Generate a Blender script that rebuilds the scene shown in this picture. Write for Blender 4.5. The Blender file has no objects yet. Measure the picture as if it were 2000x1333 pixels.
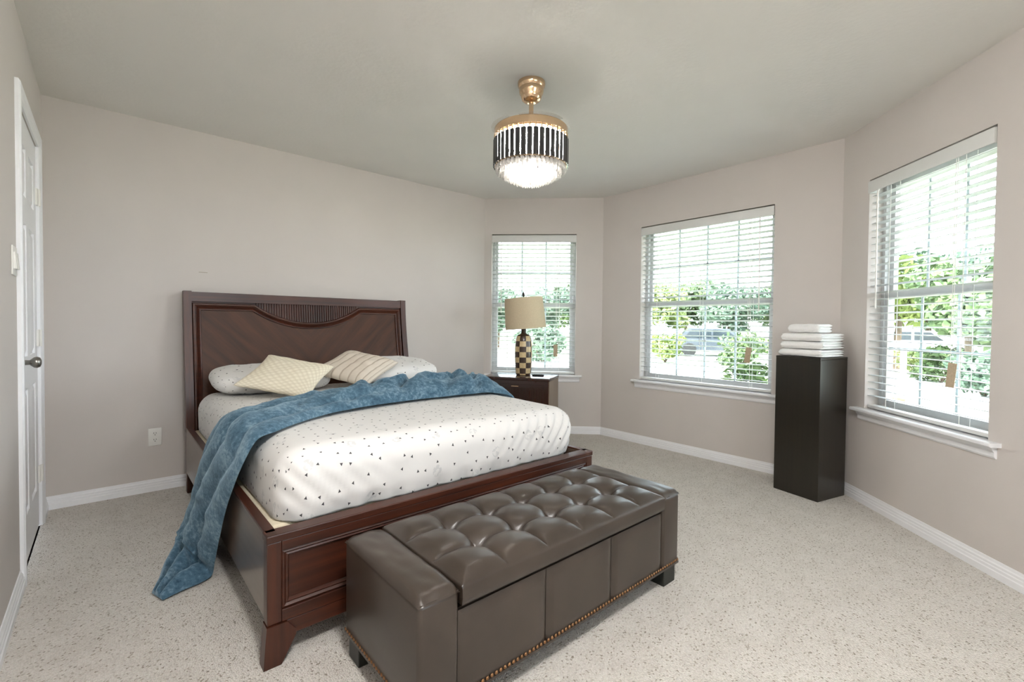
import bpy, bmesh, math, random
from mathutils import Vector, Matrix, noise
random.seed(7)
S = bpy.context.scene
COL = S.collection
pi = math.pi
R2 = math.sqrt(.5)

# ------------------------------------------------------------------ camera
CAM_Z, FPX = 1.1265, 907.88
YAW, PITCH, ROLL = math.radians(41.1485), math.radians(-1.1797), math.radians(0.562)
fw = Vector((math.sin(YAW)*math.cos(PITCH), math.cos(YAW)*math.cos(PITCH), math.sin(PITCH)))
rt = Vector((math.cos(YAW), -math.sin(YAW), 0)); up = rt.cross(fw)
rt2 = rt*math.cos(ROLL)+up*math.sin(ROLL); up2 = -rt*math.sin(ROLL)+up*math.cos(ROLL)
cd = bpy.data.cameras.new('camera'); cam = bpy.data.objects.new('camera', cd); COL.objects.link(cam)
cam.matrix_world = Matrix(((rt2.x, up2.x, -fw.x, 0), (rt2.y, up2.y, -fw.y, 0), (rt2.z, up2.z, -fw.z, CAM_Z), (0, 0, 0, 1)))
cd.sensor_fit = 'HORIZONTAL'; cd.sensor_width = 36; cd.lens = FPX/2000*36
cd.shift_y = -12.94/2000; cd.clip_start = .02; cd.clip_end = 300
S.camera = cam

# ------------------------------------------------------------------ sky, exposure
SKY = .5
w = bpy.data.worlds.new('sky'); S.world = w; w.use_nodes = True
bg = w.node_tree.nodes['Background']
bg.inputs['Color'].default_value = (.87, .95, 1.06, 1); bg.inputs['Strength'].default_value = SKY
S.view_settings.view_transform = 'Standard'; S.view_settings.look = 'None'
S.view_settings.gamma = 1; S.view_settings.use_curve_mapping = False
S.view_settings.exposure = 4.6
S.cycles.use_denoising = True
S.cycles.max_bounces = 9; S.cycles.diffuse_bounces = 5; S.cycles.transparent_max_bounces = 12
S.cycles.use_adaptive_sampling = True; S.cycles.adaptive_threshold = .05
S.cycles.transmission_bounces = 5; S.cycles.glossy_bounces = 5
S.cycles.sample_clamp_indirect = 12
S.cycles.caustics_reflective = False; S.cycles.caustics_refractive = False

sl = bpy.data.lights.new('sun', 'SUN'); sl.energy = .75; sl.angle = math.radians(3); sl.color = (1, .97, .94)
so = bpy.data.objects.new('sun', sl); COL.objects.link(so)
SAZ, SEL = math.radians(262), math.radians(52)      # behind the house, so no sunbeam enters the bay
so.rotation_euler = Vector((math.sin(SAZ)*math.cos(SEL), math.cos(SAZ)*math.cos(SEL), math.sin(SEL))).to_track_quat('Z', 'Y').to_euler()

# ------------------------------------------------------------------ materials
def lin(r, g, b):
    f = lambda c: (c/255/12.92 if c/255 <= .04045 else ((c/255+.055)/1.055)**2.4)
    return (f(r), f(g), f(b), 1)
class NT:
    def __init__(s, name):
        s.m = bpy.data.materials.new(name); s.m.use_nodes = True
        s.t = s.m.node_tree; s.b = s.t.nodes['Principled BSDF']; s.o = s.t.nodes['Material Output']
    def n(s, typ, **kw):
        x = s.t.nodes.new(typ)
        for k, v in kw.items():
            if k in x.inputs: x.inputs[k].default_value = v
            else: setattr(x, k, v)
        return x
    def l(s, a, b): s.t.links.new(a, b); return s
    def coord(s, scale=(1, 1, 1), out='Object', rot=(0, 0, 0)):
        c = s.n('ShaderNodeTexCoord'); m = s.n('ShaderNodeMapping')
        m.inputs['Scale'].default_value = scale; m.inputs['Rotation'].default_value = rot
        s.l(c.outputs[out], m.inputs['Vector']); return m.outputs['Vector']
    def ramp(s, fac, stops, interp='LINEAR'):
        r = s.n('ShaderNodeValToRGB'); r.color_ramp.interpolation = interp
        e = r.color_ramp.elements
        while len(e) < len(stops): e.new(.5)
        for k, (p, c) in enumerate(stops): e[k].position = p; e[k].color = c
        s.l(fac, r.inputs['Fac']); return r.outputs['Color']
    def bump(s, h, strength, dist=.01):
        b = s.n('ShaderNodeBump'); b.inputs['Strength'].default_value = strength; b.inputs['Distance'].default_value = dist
        s.l(h, b.inputs['Height']); s.l(b.outputs['Normal'], s.b.inputs['Normal'])
    def math(s, op, a, b=None):
        x = s.n('ShaderNodeMath', operation=op)
        for i, v in enumerate((a, b)):
            if v is None: continue
            if isinstance(v, (int, float)): x.inputs[i].default_value = v
            else: s.l(v, x.inputs[i])
        return x.outputs[0]
def simple(name, col, rough=.5, metal=0, spec=.5, nscale=30, namp=.06, bump=0, bscale=200, coat=0):
    s = NT(name); s.b.inputs['Roughness'].default_value = rough; s.b.inputs['Metallic'].default_value = metal
    s.b.inputs['Specular IOR Level'].default_value = spec; s.b.inputs['Coat Weight'].default_value = coat
    v = s.coord((nscale,)*3)
    n = s.n('ShaderNodeTexNoise', Scale=1.0, Detail=3.0); s.l(v, n.inputs['Vector'])
    a = [max(0, c*(1-namp)) for c in col[:3]]+[1]; b = [min(1, c*(1+namp)) for c in col[:3]]+[1]
    s.l(s.ramp(n.outputs['Fac'], [(.3, a), (.7, b)]), s.b.inputs['Base Color'])
    if bump:
        n2 = s.n('ShaderNodeTexNoise', Scale=bscale, Detail=3.0); s.l(s.coord(), n2.inputs['Vector'])
        s.bump(n2.outputs['Fac'], bump, .003)
    return s.m
def wood(name, c0, c1, scale=(1.5, 40, 40), rough=.4, coat=.08):
    s = NT(name); s.b.inputs['Roughness'].default_value = rough; s.b.inputs['Coat Weight'].default_value = coat
    s.b.inputs['Coat Roughness'].default_value = .15
    n = s.n('ShaderNodeTexNoise', Scale=1.0, Detail=5.0, Roughness=.6); s.l(s.coord(scale), n.inputs['Vector'])
    n2 = s.n('ShaderNodeTexNoise', Scale=2.5, Detail=2.0); s.l(s.coord(), n2.inputs['Vector'])
    f = s.math('ADD', s.math('MULTIPLY', n.outputs['Fac'], .6), s.math('MULTIPLY', n2.outputs['Fac'], .4))
    s.l(s.ramp(f, [(.35, c0), (.65, c1)]), s.b.inputs['Base Color'])
    s.bump(n.outputs['Fac'], .05, .002)
    return s.m
M = {}
M['paint'] = simple('greige_paint', lin(206, 199, 194), .75, nscale=3, namp=.015, bump=.12, bscale=260, spec=.25)
M['ceiling'] = simple('ceiling_paint', lin(227, 224, 219), .85, nscale=3, namp=.015, bump=.35, bscale=45, spec=.2)
M['trim'] = simple('white_trim_paint', lin(238, 238, 240), .35, namp=.01)
M['blind'] = simple('white_blind_slats', lin(216, 216, 213), .4, namp=.01)
M['slat'] = simple('blind_slat_greyed', lin(194, 196, 196), .4, namp=.01)  # slats toned down from the valance white, shade put into the colour
M['plastic'] = simple('white_plastic', lin(232, 230, 224), .35, namp=.01)
M['slot'] = simple('dark_slot', lin(40, 38, 36), .6)
M['alu'] = simple('window_aluminium', lin(196, 196, 196), .45, namp=.02)
M['muntin'] = simple('grille_white', lin(225, 230, 238), .4, namp=.01)
M['nickel'] = simple('satin_nickel', lin(150, 146, 140), .28, 1, namp=.03)
M['tag'] = simple('tan_card', lin(186, 168, 142), .7, nscale=120, namp=.12)
M['cord'] = simple('white_cord', lin(238, 236, 230), .6)
def carpet():
    s = NT('berber_carpet'); s.b.inputs['Roughness'].default_value = .95; s.b.inputs['Specular IOR Level'].default_value = .1
    s.b.inputs['Sheen Weight'].default_value = .15
    v = s.coord((1, 1, 1))
    vo = s.n('ShaderNodeTexVoronoi', Scale=180.0); vo.voronoi_dimensions = '2D'; s.l(v, vo.inputs['Vector'])
    sp = s.n('ShaderNodeSeparateColor'); s.l(vo.outputs['Color'], sp.inputs['Color'])
    n = s.n('ShaderNodeTexNoise', Scale=9.0, Detail=3.0); s.l(v, n.inputs['Vector'])
    c1 = s.ramp(sp.outputs[0], [(0, lin(152, 142, 127)), (.05, lin(190, 182, 170)), (.1, lin(216, 210, 202)), (1, lin(230, 225, 218))])
    mx = s.n('ShaderNodeMixRGB', blend_type='MULTIPLY'); mx.inputs['Fac'].default_value = .5
    c2 = s.ramp(vo.outputs['Distance'], [(.0, (1, 1, 1, 1)), (.8, (.66, .64, .6, 1))])
    s.l(c1, mx.inputs[1]); s.l(c2, mx.inputs[2])
    mx2 = s.n('ShaderNodeMixRGB', blend_type='MULTIPLY'); mx2.inputs['Fac'].default_value = .6
    s.l(mx.outputs[0], mx2.inputs[1]); s.l(s.ramp(n.outputs['Fac'], [(.3, (.86, .85, .83, 1)), (.7, (1, 1, 1, 1))]), mx2.inputs[2])
    s.l(mx2.outputs[0], s.b.inputs['Base Color'])
    s.bump(s.math('SUBTRACT', 1.0, vo.outputs['Distance']), .7, .006)
    return s.m
M['carpet'] = carpet()
WD0, WD1 = lin(45, 20, 11), lin(80, 39, 22)
M['wood_x'] = wood('dark_cherry_wood_x', WD0, WD1, (1.5, 40, 40))
M['wood_y'] = wood('dark_cherry_wood_y', WD0, WD1, (40, 1.5, 40))
M['wood_z'] = wood('dark_cherry_wood_z', WD0, WD1, (40, 40, 1.5))
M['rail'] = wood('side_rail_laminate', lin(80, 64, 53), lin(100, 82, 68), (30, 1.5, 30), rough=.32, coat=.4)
M['espresso'] = wood('espresso_wood', lin(26, 22, 14), lin(38, 32, 22), (60, 60, 2), rough=.35, coat=.25)
M['night'] = wood('nightstand_wood', lin(40, 22, 16), lin(66, 38, 27), (40, 40, 1.5), rough=.22, coat=.6)
def chevron():
    s = NT('chevron_veneer'); s.b.inputs['Roughness'].default_value = .45; s.b.inputs['Specular IOR Level'].default_value = .3
    c = s.n('ShaderNodeTexCoord'); sx = s.n('ShaderNodeSeparateXYZ'); s.l(c.outputs['Object'], sx.inputs[0])
    a = s.math('ABSOLUTE', sx.outputs[0]); z = sx.outputs[2]
    u = s.math('MULTIPLY', s.math('ADD', a, z), 1.6); v = s.math('MULTIPLY', s.math('SUBTRACT', a, z), 16.0)
    cb = s.n('ShaderNodeCombineXYZ'); s.l(u, cb.inputs[0]); s.l(v, cb.inputs[1])
    n = s.n('ShaderNodeTexNoise', Scale=1.0, Detail=4.0, Roughness=.6); s.l(cb.outputs[0], n.inputs['Vector'])
    s.l(s.ramp(n.outputs['Fac'], [(.3, lin(56, 33, 22)), (.7, lin(82, 49, 31))]), s.b.inputs['Base Color'])
    return s.m
M['chevron'] = chevron()
def leather():
    s = NT('brown_leather'); s.b.inputs['Roughness'].default_value = .34; s.b.inputs['Specular IOR Level'].default_value = .6
    n = s.n('ShaderNodeTexNoise', Scale=6.0, Detail=4.0); s.l(s.coord(), n.inputs['Vector'])
    s.l(s.ramp(n.outputs['Fac'], [(.3, lin(52, 43, 36)), (.7, lin(65, 55, 47))]), s.b.inputs['Base Color'])
    s.l(s.ramp(n.outputs['Fac'], [(.3, (.31,)*3+(1,)), (.7, (.37,)*3+(1,))]), s.b.inputs['Roughness'])
    v = s.n('ShaderNodeTexVoronoi', Scale=450.0); s.l(s.coord(), v.inputs['Vector'])
    s.bump(v.outputs['Distance'], .06, .002)
    return s.m
M['leather'] = leather()
M['black'] = simple('black_leg_paint', lin(30, 32, 28), .45)
M['brass'] = simple('antique_brass', lin(150, 112, 80), .3, 1)
M['cream'] = simple('cream_ticking', lin(222, 210, 184), .9, nscale=60, namp=.05)
def blanket_mat():
    s = NT('blue_plush'); s.b.inputs['Roughness'].default_value = .9; s.b.inputs['Specular IOR Level'].default_value = .15
    s.b.inputs['Sheen Weight'].default_value = .55; s.b.inputs['Sheen Roughness'].default_value = .4; s.b.inputs['Sheen Tint'].default_value = lin(190, 215, 230)
    n = s.n('ShaderNodeTexNoise', Scale=55.0, Detail=6.0, Roughness=.7); s.l(s.coord(), n.inputs['Vector'])
    n2 = s.n('ShaderNodeTexNoise', Scale=9.0, Detail=3.0); s.l(s.coord(), n2.inputs['Vector'])
    f = s.math('ADD', s.math('MULTIPLY', n.outputs['Fac'], .6), s.math('MULTIPLY', n2.outputs['Fac'], .4))
    s.l(s.ramp(f, [(.36, lin(50, 77, 95)), (.5, lin(80, 109, 128)), (.64, lin(132, 157, 172))]), s.b.inputs['Base Color'])
    s.bump(n.outputs['Fac'], .35, .006)
    return s.m
M['blanket'] = blanket_mat()
def dotted():
    s = NT('dotted_cotton'); s.b.inputs['Roughness'].default_value = .9; s.b.inputs['Specular IOR Level'].default_value = .15
    uv = s.n('ShaderNodeUVMap')
    def cells(scale, rnd):
        mp = s.n('ShaderNodeMapping'); mp.inputs['Scale'].default_value = (scale,)*3; s.l(uv.outputs[0], mp.inputs[0])
        v = s.n('ShaderNodeTexVoronoi', Scale=1.0, Randomness=rnd); v.voronoi_dimensions = '2D'; s.l(mp.outputs[0], v.inputs['Vector'])
        d = s.n('ShaderNodeVectorMath', operation='SUBTRACT'); s.l(mp.outputs[0], d.inputs[0]); s.l(v.outputs['Position'], d.inputs[1])
        return v, d.outputs[0]
    v, d = cells(16.0, .75)
    sc = s.n('ShaderNodeSeparateColor'); s.l(v.outputs['Color'], sc.inputs[0])
    ro = s.n('ShaderNodeVectorRotate', rotation_type='Z_AXIS'); s.l(d, ro.inputs['Vector']); s.l(s.math('MULTIPLY', sc.outputs[0], 6.283), ro.inputs['Angle'])
    best = None
    for k in range(3):
        a = 2*pi*k/3
        dp = s.n('ShaderNodeVectorMath', operation='DOT_PRODUCT'); s.l(ro.outputs[0], dp.inputs[0]); dp.inputs[1].default_value = (math.cos(a), math.sin(a), 0)
        best = dp.outputs['Value'] if best is None else s.math('MAXIMUM', best, dp.outputs['Value'])
    tri = s.math('LESS_THAN', best, .054)
    g, gd = cells(6.0, .8)
    big = s.math('LESS_THAN', g.outputs['Distance'], .13)
    n = s.n('ShaderNodeTexNoise', Scale=60.0, Detail=2.0); s.l(uv.outputs[0], n.inputs['Vector'])
    big = s.math('MULTIPLY', big, s.math('GREATER_THAN', n.outputs['Fac'], .5))
    m1 = s.n('ShaderNodeMixRGB'); m1.inputs[1].default_value = lin(224, 222, 219); m1.inputs[2].default_value = lin(208, 207, 205); s.l(big, m1.inputs[0])
    m2 = s.n('ShaderNodeMixRGB'); m2.inputs[2].default_value = lin(78, 76, 78); s.l(m1.outputs[0], m2.inputs[1]); s.l(tri, m2.inputs[0])
    s.l(m2.outputs[0], s.b.inputs['Base Color'])
    return s.m
M['dotted'] = dotted()
def cushion_cream():
    s = NT('cream_textured_cushion'); s.b.inputs['Roughness'].default_value = .95; s.b.inputs['Specular IOR Level'].default_value = .1
    uv = s.n('ShaderNodeUVMap')
    mp = s.n('ShaderNodeMapping'); mp.inputs['Scale'].default_value = (42,)*3; mp.inputs['Rotation'].default_value = (0, 0, pi/4); s.l(uv.outputs[0], mp.inputs[0])
    v = s.n('ShaderNodeTexVoronoi', Scale=1.0, Randomness=0.0); v.voronoi_dimensions = '2D'; s.l(mp.outputs[0], v.inputs['Vector'])
    s.l(s.ramp(v.outputs['Distance'], [(.1, lin(242, 234, 214)), (.6, lin(222, 212, 189))]), s.b.inputs['Base Color'])
    s.bump(s.math('SUBTRACT', 1.0, v.outputs['Distance']), .5, .006); return s.m
M['cushion_cream'] = cushion_cream()
def cushion_stripe():
    s = NT('beige_pleated_cushion'); s.b.inputs['Roughness'].default_value = .85; s.b.inputs['Specular IOR Level'].default_value = .2
    uv = s.n('ShaderNodeUVMap'); sx = s.n('ShaderNodeSeparateXYZ'); s.l(uv.outputs[0], sx.inputs[0])
    f = s.math('FRACT', s.math('MULTIPLY', sx.outputs[0], 24.0))
    s.l(s.ramp(f, [(0, lin(176, 160, 142)), (.1, lin(214, 203, 188)), (.9, lin(222, 212, 198)), (1, lin(190, 176, 158))]), s.b.inputs['Base Color'])
    s.bump(s.ramp(f, [(0, (0, 0, 0, 1)), (.15, (1, 1, 1, 1)), (1, (.8, .8, .8, 1))]), .4, .006); return s.m
M['cushion_stripe'] = cushion_stripe()
M['towel'] = simple('white_terry', lin(238, 237, 235), .95, spec=.1, nscale=200, namp=.03, bump=.6, bscale=500)
M['shade'] = simple('linen_shade', lin(196, 180, 152), .9, nscale=150, namp=.07, bump=.2, bscale=500)
M['tile_dark'] = simple('dark_mosaic', lin(58, 38, 26), .3, nscale=40, namp=.25, coat=.4)
M['tile_cream'] = simple('cream_mosaic', lin(206, 182, 138), .35, nscale=60, namp=.1, coat=.3)
M['lamp_body'] = simple('lamp_grout', lin(66, 48, 30), .4)
M['finial'] = simple('dark_finial', lin(48, 40, 38), .4)
M['gold'] = simple('rose_gold', lin(228, 198, 164), .16, 1, namp=.02)
M['remote'] = simple('black_plastic', lin(22, 22, 28), .35)
M['blackglass'] = simple('black_crystal', lin(20, 20, 22), .06, 0, spec=.9)
def crystal():
    s = NT('clear_crystal'); s.b.inputs['Base Color'].default_value = (1, .98, .95, 1)
    s.b.inputs['Roughness'].default_value = .12; s.b.inputs['Transmission Weight'].default_value = .55; s.b.inputs['IOR'].default_value = 1.5
    n = s.n('ShaderNodeTexNoise', Scale=90.0); s.l(s.coord(), n.inputs['Vector']); s.bump(n.outputs['Fac'], .15, .002)
    t = s.n('ShaderNodeBsdfTransparent'); tr = s.n('ShaderNodeBsdfTranslucent'); tr.inputs[0].default_value = (1, .98, .95, 1)
    m0 = s.n('ShaderNodeMixShader'); m0.inputs[0].default_value = .3; s.l(s.b.outputs[0], m0.inputs[1]); s.l(tr.outputs[0], m0.inputs[2])
    mx = s.n('ShaderNodeMixShader'); mx.inputs[0].default_value = .65
    s.l(t.outputs[0], mx.inputs[1]); s.l(m0.outputs[0], mx.inputs[2]); s.l(mx.outputs[0], s.o.inputs[0]); return s.m
M['crystal'] = crystal()
def clear_blade():
    s = NT('smoked_acrylic'); s.b.inputs['Base Color'].default_value = (.75, .7, .65, 1)
    s.b.inputs['Roughness'].default_value = .1
    t = s.n('ShaderNodeBsdfTransparent'); mx = s.n('ShaderNodeMixShader'); mx.inputs[0].default_value = .14
    s.l(t.outputs[0], mx.inputs[1]); s.l(s.b.outputs[0], mx.inputs[2]); s.l(mx.outputs[0], s.o.inputs[0]); return s.m
M['blade'] = clear_blade()
def emit(name, col, st):
    s = NT(name); s.b.inputs['Emission Color'].default_value = col; s.b.inputs['Emission Strength'].default_value = st; return s.m
M['bulb'] = emit('warm_bulb', (1, .95, .88, 1), 1.8)
M['led'] = emit('led_panel', (1, .975, .945, 1), 18.0)
M['dome'] = emit('fill_lamp_glow', (1, .99, .98, 1), 6.2)  # glow of the ceiling lamp added as fill
def glass():
    s = NT('window_glass'); s.t.nodes.remove(s.b)
    t = s.n('ShaderNodeBsdfTransparent'); t.inputs[0].default_value = (.94, .97, .96, 1)
    g = s.n('ShaderNodeBsdfGlossy'); g.inputs['Roughness'].default_value = .02
    fr = s.n('ShaderNodeLayerWeight', Blend=.5); mx = s.n('ShaderNodeMixShader')
    s.l(s.math('ADD', .03, s.math('MULTIPLY', .7, s.math('POWER', fr.outputs['Facing'], 5.0))), mx.inputs[0]); s.l(t.outputs[0], mx.inputs[1]); s.l(g.outputs[0], mx.inputs[2]); s.l(mx.outputs[0], s.o.inputs[0]); return s.m
M['glass'] = glass()
M['grass'] = simple('lawn_grass', lin(134, 138, 114), .95, nscale=2, namp=.2)
M['concrete'] = simple('pale_concrete', lin(190, 188, 182), .9, nscale=3, namp=.06)
M['bark'] = simple('tree_bark', lin(92, 78, 64), .95, nscale=10, namp=.2)
def leaf(name, c0, c1):
    s = NT(name); s.b.inputs['Roughness'].default_value = .7
    n = s.n('ShaderNodeTexNoise', Scale=1.3, Detail=2.0); s.l(s.coord(), n.inputs['Vector'])
    s.l(s.ramp(n.outputs['Fac'], [(.35, c0), (.65, c1)]), s.b.inputs['Base Color'])
    s.b.inputs['Transmission Weight'].default_value = 0; return s.m
M['leaf_a'] = leaf('leaf_mid_green', lin(60, 82, 46), lin(102, 122, 76))
M['leaf_b'] = leaf('leaf_yellow_green', lin(92, 110, 54), lin(146, 158, 90))
M['leaf_c'] = leaf('leaf_grey_green', lin(62, 84, 66), lin(102, 122, 100))
M['soffit'] = simple('soffit_paint', lin(206, 204, 190), .7)
M['car_white'] = simple('white_car_paint', lin(226, 228, 232), .25, coat=.6)
M['car_dark'] = simple('dark_car_paint', lin(62, 68, 76), .25, coat=.6)
M['car_glass'] = simple('car_glass', lin(40, 48, 54), .1)
M['tyre'] = simple('tyre_rubber', lin(34, 34, 34), .8)
M['fence'] = simple('pale_fence_wood', lin(190, 184, 170), .9, nscale=12, namp=.1)
M['terracotta'] = simple('red_pot', lin(190, 84, 66), .7)

# ------------------------------------------------------------------ mesh helpers
class MB:
    def __init__(s): s.bm = bmesh.new()
    def box(s, x0, x1, y0, y1, z0, z1, bev=0, seg=2):
        vs = [s.bm.verts.new(p) for p in ((x0, y0, z0), (x1, y0, z0), (x1, y1, z0), (x0, y1, z0), (x0, y0, z1), (x1, y0, z1), (x1, y1, z1), (x0, y1, z1))]
        fs = [s.bm.faces.new([vs[i] for i in q]) for q in ((3, 2, 1, 0), (4, 5, 6, 7), (0, 1, 5, 4), (1, 2, 6, 5), (2, 3, 7, 6), (3, 0, 4, 7))]
        if bev:
            es = list({e for f in fs for e in f.edges})
            bmesh.ops.bevel(s.bm, geom=es, offset=bev, segments=seg, profile=.5, affect='EDGES')
        return s
    def prism(s, poly, f0, f1):
        """poly: list of 2d points; f0/f1 map a 2d point to the two 3d ends"""
        a = [s.bm.verts.new(f0(*p)) for p in poly]; b = [s.bm.verts.new(f1(*p)) for p in poly]
        n = len(poly)
        s.bm.faces.new(a); s.bm.faces.new(b[::-1])
        for i in range(n): s.bm.faces.new((a[i], b[i], b[(i+1) % n], a[(i+1) % n]))
        return s
    def grid(s, f, nu, nv, cu=False, cv=False, uvf=None):
        V = [[s.bm.verts.new(f(i/(nu if cu else nu-1), j/(nv if cv else nv-1))) for j in range(nv)] for i in range(nu)]
        lay = s.bm.loops.layers.uv.verify() if uvf else None
        for i in range(nu if cu else nu-1):
            for j in range(nv if cv else nv-1):
                i2, j2 = (i+1) % nu, (j+1) % nv
                fc = s.bm.faces.new((V[i][j], V[i2][j], V[i2][j2], V[i][j2]))
                if uvf:
                    for lp, (a, b) in zip(fc.loops, ((i, j), (i+1, j), (i+1, j+1), (i, j+1))):
                        lp[lay].uv = uvf(a/(nu-1), b/(nv-1))
        return V
    def lathe(s, prof, n=32, c=(0, 0, 0), tilt=None):
        rings = []
        for r, z in prof:
            rings.append([s.bm.verts.new((c[0]+r*math.cos(2*pi*k/n), c[1]+r*math.sin(2*pi*k/n), c[2]+z)) for k in range(n)] if r > 1e-6 else [s.bm.verts.new((c[0], c[1], c[2]+z))])
        for a, b in zip(rings, rings[1:]):
            for k in range(n):
                k2 = (k+1) % n
                q = [a[k % len(a)], a[k2 % len(a)], b[k2 % len(b)], b[k % len(b)]]
                q2 = []
                for v in q:
                    if v not in q2: q2.append(v)
                if len(q2) > 2: s.bm.faces.new(q2)
        if len(rings[0]) > 1: s.bm.faces.new(rings[0][::-1])
        if len(rings[-1]) > 1: s.bm.faces.new(rings[-1])
        return s
    def tube(s, pts, r, n=8):
        pts = [Vector(p) for p in pts]; rings = []
        for i, p in enumerate(pts):
            d = (pts[min(i+1, len(pts)-1)]-pts[max(i-1, 0)]).normalized()
            a = d.orthogonal().normalized() if i == 0 else (rings_a-d*rings_a.dot(d)).normalized()
            rings_a = a; b = d.cross(a); rr = r[i] if isinstance(r, (list, tuple)) else r
            rings.append([s.bm.verts.new(p+a*rr*math.cos(2*pi*k/n)+b*rr*math.sin(2*pi*k/n)) for k in range(n)])
        for A, B in zip(rings, rings[1:]):
            for k in range(n): s.bm.faces.new((A[k], A[(k+1) % n], B[(k+1) % n], B[k]))
        s.bm.faces.new(rings[0][::-1]); s.bm.faces.new(rings[-1]); return s
    def obj(s, name, mat, parent=None, loc=(0, 0, 0), rot=(0, 0, 0), smooth=None, world=False, subsurf=0):
        bmesh.ops.recalc_face_normals(s.bm, faces=s.bm.faces)
        me = bpy.data.meshes.new(name); s.bm.to_mesh(me); s.bm.free()
        me.materials.append(M[mat] if isinstance(mat, str) else mat)
        if smooth is not None:
            me.polygons.foreach_set('use_smooth', [True]*len(me.polygons))
            me.set_sharp_from_angle(angle=math.radians(smooth))
        if world and parent is not None: me.transform(Matrix.Translation(-parent.location))
        return link(name, me, parent, loc, rot, subsurf)
def link(name, me, parent=None, loc=(0, 0, 0), rot=(0, 0, 0), subsurf=0):
    o = bpy.data.objects.new(name, me); COL.objects.link(o)
    o.location = loc; o.rotation_euler = rot; o.parent = parent
    if subsurf:
        md = o.modifiers.new('smooth', 'SUBSURF'); md.levels = subsurf; md.render_levels = subsurf
    return o
def tag(o, label=None, cat=None, group=None, kind=None):
    if label: o['label'] = label
    if cat: o['category'] = cat
    if group: o['group'] = group
    if kind: o['kind'] = kind
    return o
def root(name, loc, rz=0, **kw):
    o = bpy.data.objects.new(name, None); COL.objects.link(o); o.location = loc; o.rotation_euler = (0, 0, rz); o.empty_display_size = .1
    return tag(o, **kw)
def smooth01(t): t = max(0, min(1, t)); return t*t*(3-2*t)
def nz(x, y, z=0): return noise.noise(Vector((x, y, z)))

# ------------------------------------------------------------------ the room shell
HC = 2.44
XL, YB = -.277, 3.8713
A = Vector((2.9886, YB)); B = Vector((3.8566, 3.0033)); Cc = Vector((3.8566, .9359))
Rr = Vector((2.72, .9359-(3.8566-2.72))); YF = -1.7
TH = .16
def wall(name, P0, P1, rz, openings=(), th=TH, ext=(0, 0), mat='paint', label=None):
    """local x runs P0->P1, local y points outwards, z up; the inner face lies at y=0"""
    Lw = (P1-P0).length
    xs = sorted({-ext[0]*0, Lw} | {o[0] for o in openings} | {o[1] for o in openings}); zs = sorted({0, HC} | {o[2] for o in openings} | {o[3] for o in openings})
    m = MB()
    inside = lambda x, z: any(o[0] < x < o[1] and o[2] < z < o[3] for o in openings)
    for y, e in ((0, (0, 0)), (th, ext)):
        xx = list(xs); xx[0] -= e[0]; xx[-1] += e[1]
        for i in range(len(xs)-1):
            for k in range(len(zs)-1):
                if inside((xs[i]+xs[i+1])/2, (zs[k]+zs[k+1])/2): continue
                m.bm.faces.new([m.bm.verts.new(p) for p in ((xx[i], y, zs[k]), (xx[i+1], y, zs[k]), (xx[i+1], y, zs[k+1]), (xx[i], y, zs[k+1]))])
    for (a, b, c, d) in openings:
        for q in (((a, 0, c), (a, th, c), (a, th, d), (a, 0, d)), ((b, 0, c), (b, th, c), (b, th, d), (b, 0, d)), ((a, 0, c), (b, 0, c), (b, th, c), (a, th, c)), ((a, 0, d), (b, 0, d), (b, th, d), (a, th, d))):
            m.bm.faces.new([m.bm.verts.new(p) for p in q])
    for (a, b) in ((0, -ext[0]), (Lw, Lw+ext[1])):
        m.bm.faces.new([m.bm.verts.new(p) for p in ((a, 0, 0), (b, th, 0), (b, th, HC), (a, 0, HC))])
    bmesh.ops.remove_doubles(m.bm, verts=m.bm.verts, dist=1e-5)
    return tag(m.obj(name, mat, None, (P0.x, P0.y, 0), (0, 0, rz)), kind='structure', label=label)
T8 = TH*math.tan(pi/8)
W1 = (.078, .957, .59, 2.07); W2 = (.455, 1.630, .59, 2.07); W3 = (.262, 1.097, .59, 2.07)
wall('wall_back', Vector((XL, YB)), A, 0, ext=(TH, T8), label='long plain greige wall behind the bed')
wall('wall_bay_left', A, B, -pi/4, [W1], ext=(T8, T8), label='narrow angled greige wall behind the lamp')
wall('wall_bay_middle', B, Cc, -pi/2, [W2], ext=(T8, T8), label='greige wall with the wide middle window')
wall('wall_bay_right', Cc, Rr, -3*pi/4, [W3], ext=(T8, T8), label='angled greige wall at the right edge')
wall('wall_right', Rr, Vector((Rr.x, YF)), -pi/2, ext=(T8, TH), label='short greige wall beyond the right edge')
W4 = (.9, 2.2, 1.15, 2.1)  # opening for the added, unseen window that lets in fill daylight
wall('wall_front', Vector((Rr.x, YF)), Vector((XL, YF)), -pi, [W4], ext=(TH, TH), label='greige wall behind the viewpoint')
DY0, DY1, DZ = 2.862, 3.602, 2.062
wall('wall_left', Vector((XL, YF)), Vector((XL, YB)), pi/2, [(DY0-YF, DY1-YF, 0, DZ)], ext=(TH, TH), label='greige wall with the white door')
foot = [(XL-TH, YF-TH), (Rr.x+TH, YF-TH), (Rr.x+TH, Rr.y+.0), (Cc.x+TH, Cc.y-.07), (B.x+TH, B.y+.07), (A.x+.07, YB+TH), (XL-TH, YB+TH)]
m = MB(); m.prism(foot, lambda x, y: (x, y, 0), lambda x, y: (x, y, -.12)); tag(m.obj('floor', 'carpet'), kind='structure', label='speckled beige looped carpet covering the floor')
m = MB(); m.prism(foot, lambda x, y: (x, y, HC), lambda x, y: (x, y, HC+.12)); tag(m.obj('ceiling', 'ceiling'), kind='structure', label='flat greige ceiling with fine texture')
BBP = [(0, 0), (.016, 0), (.016, .030), (.0125, .034), (.0125, .046), (.0095, .050), (.0095, .060), (.006, .066), (.004, .078), (0, .078)]
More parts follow.
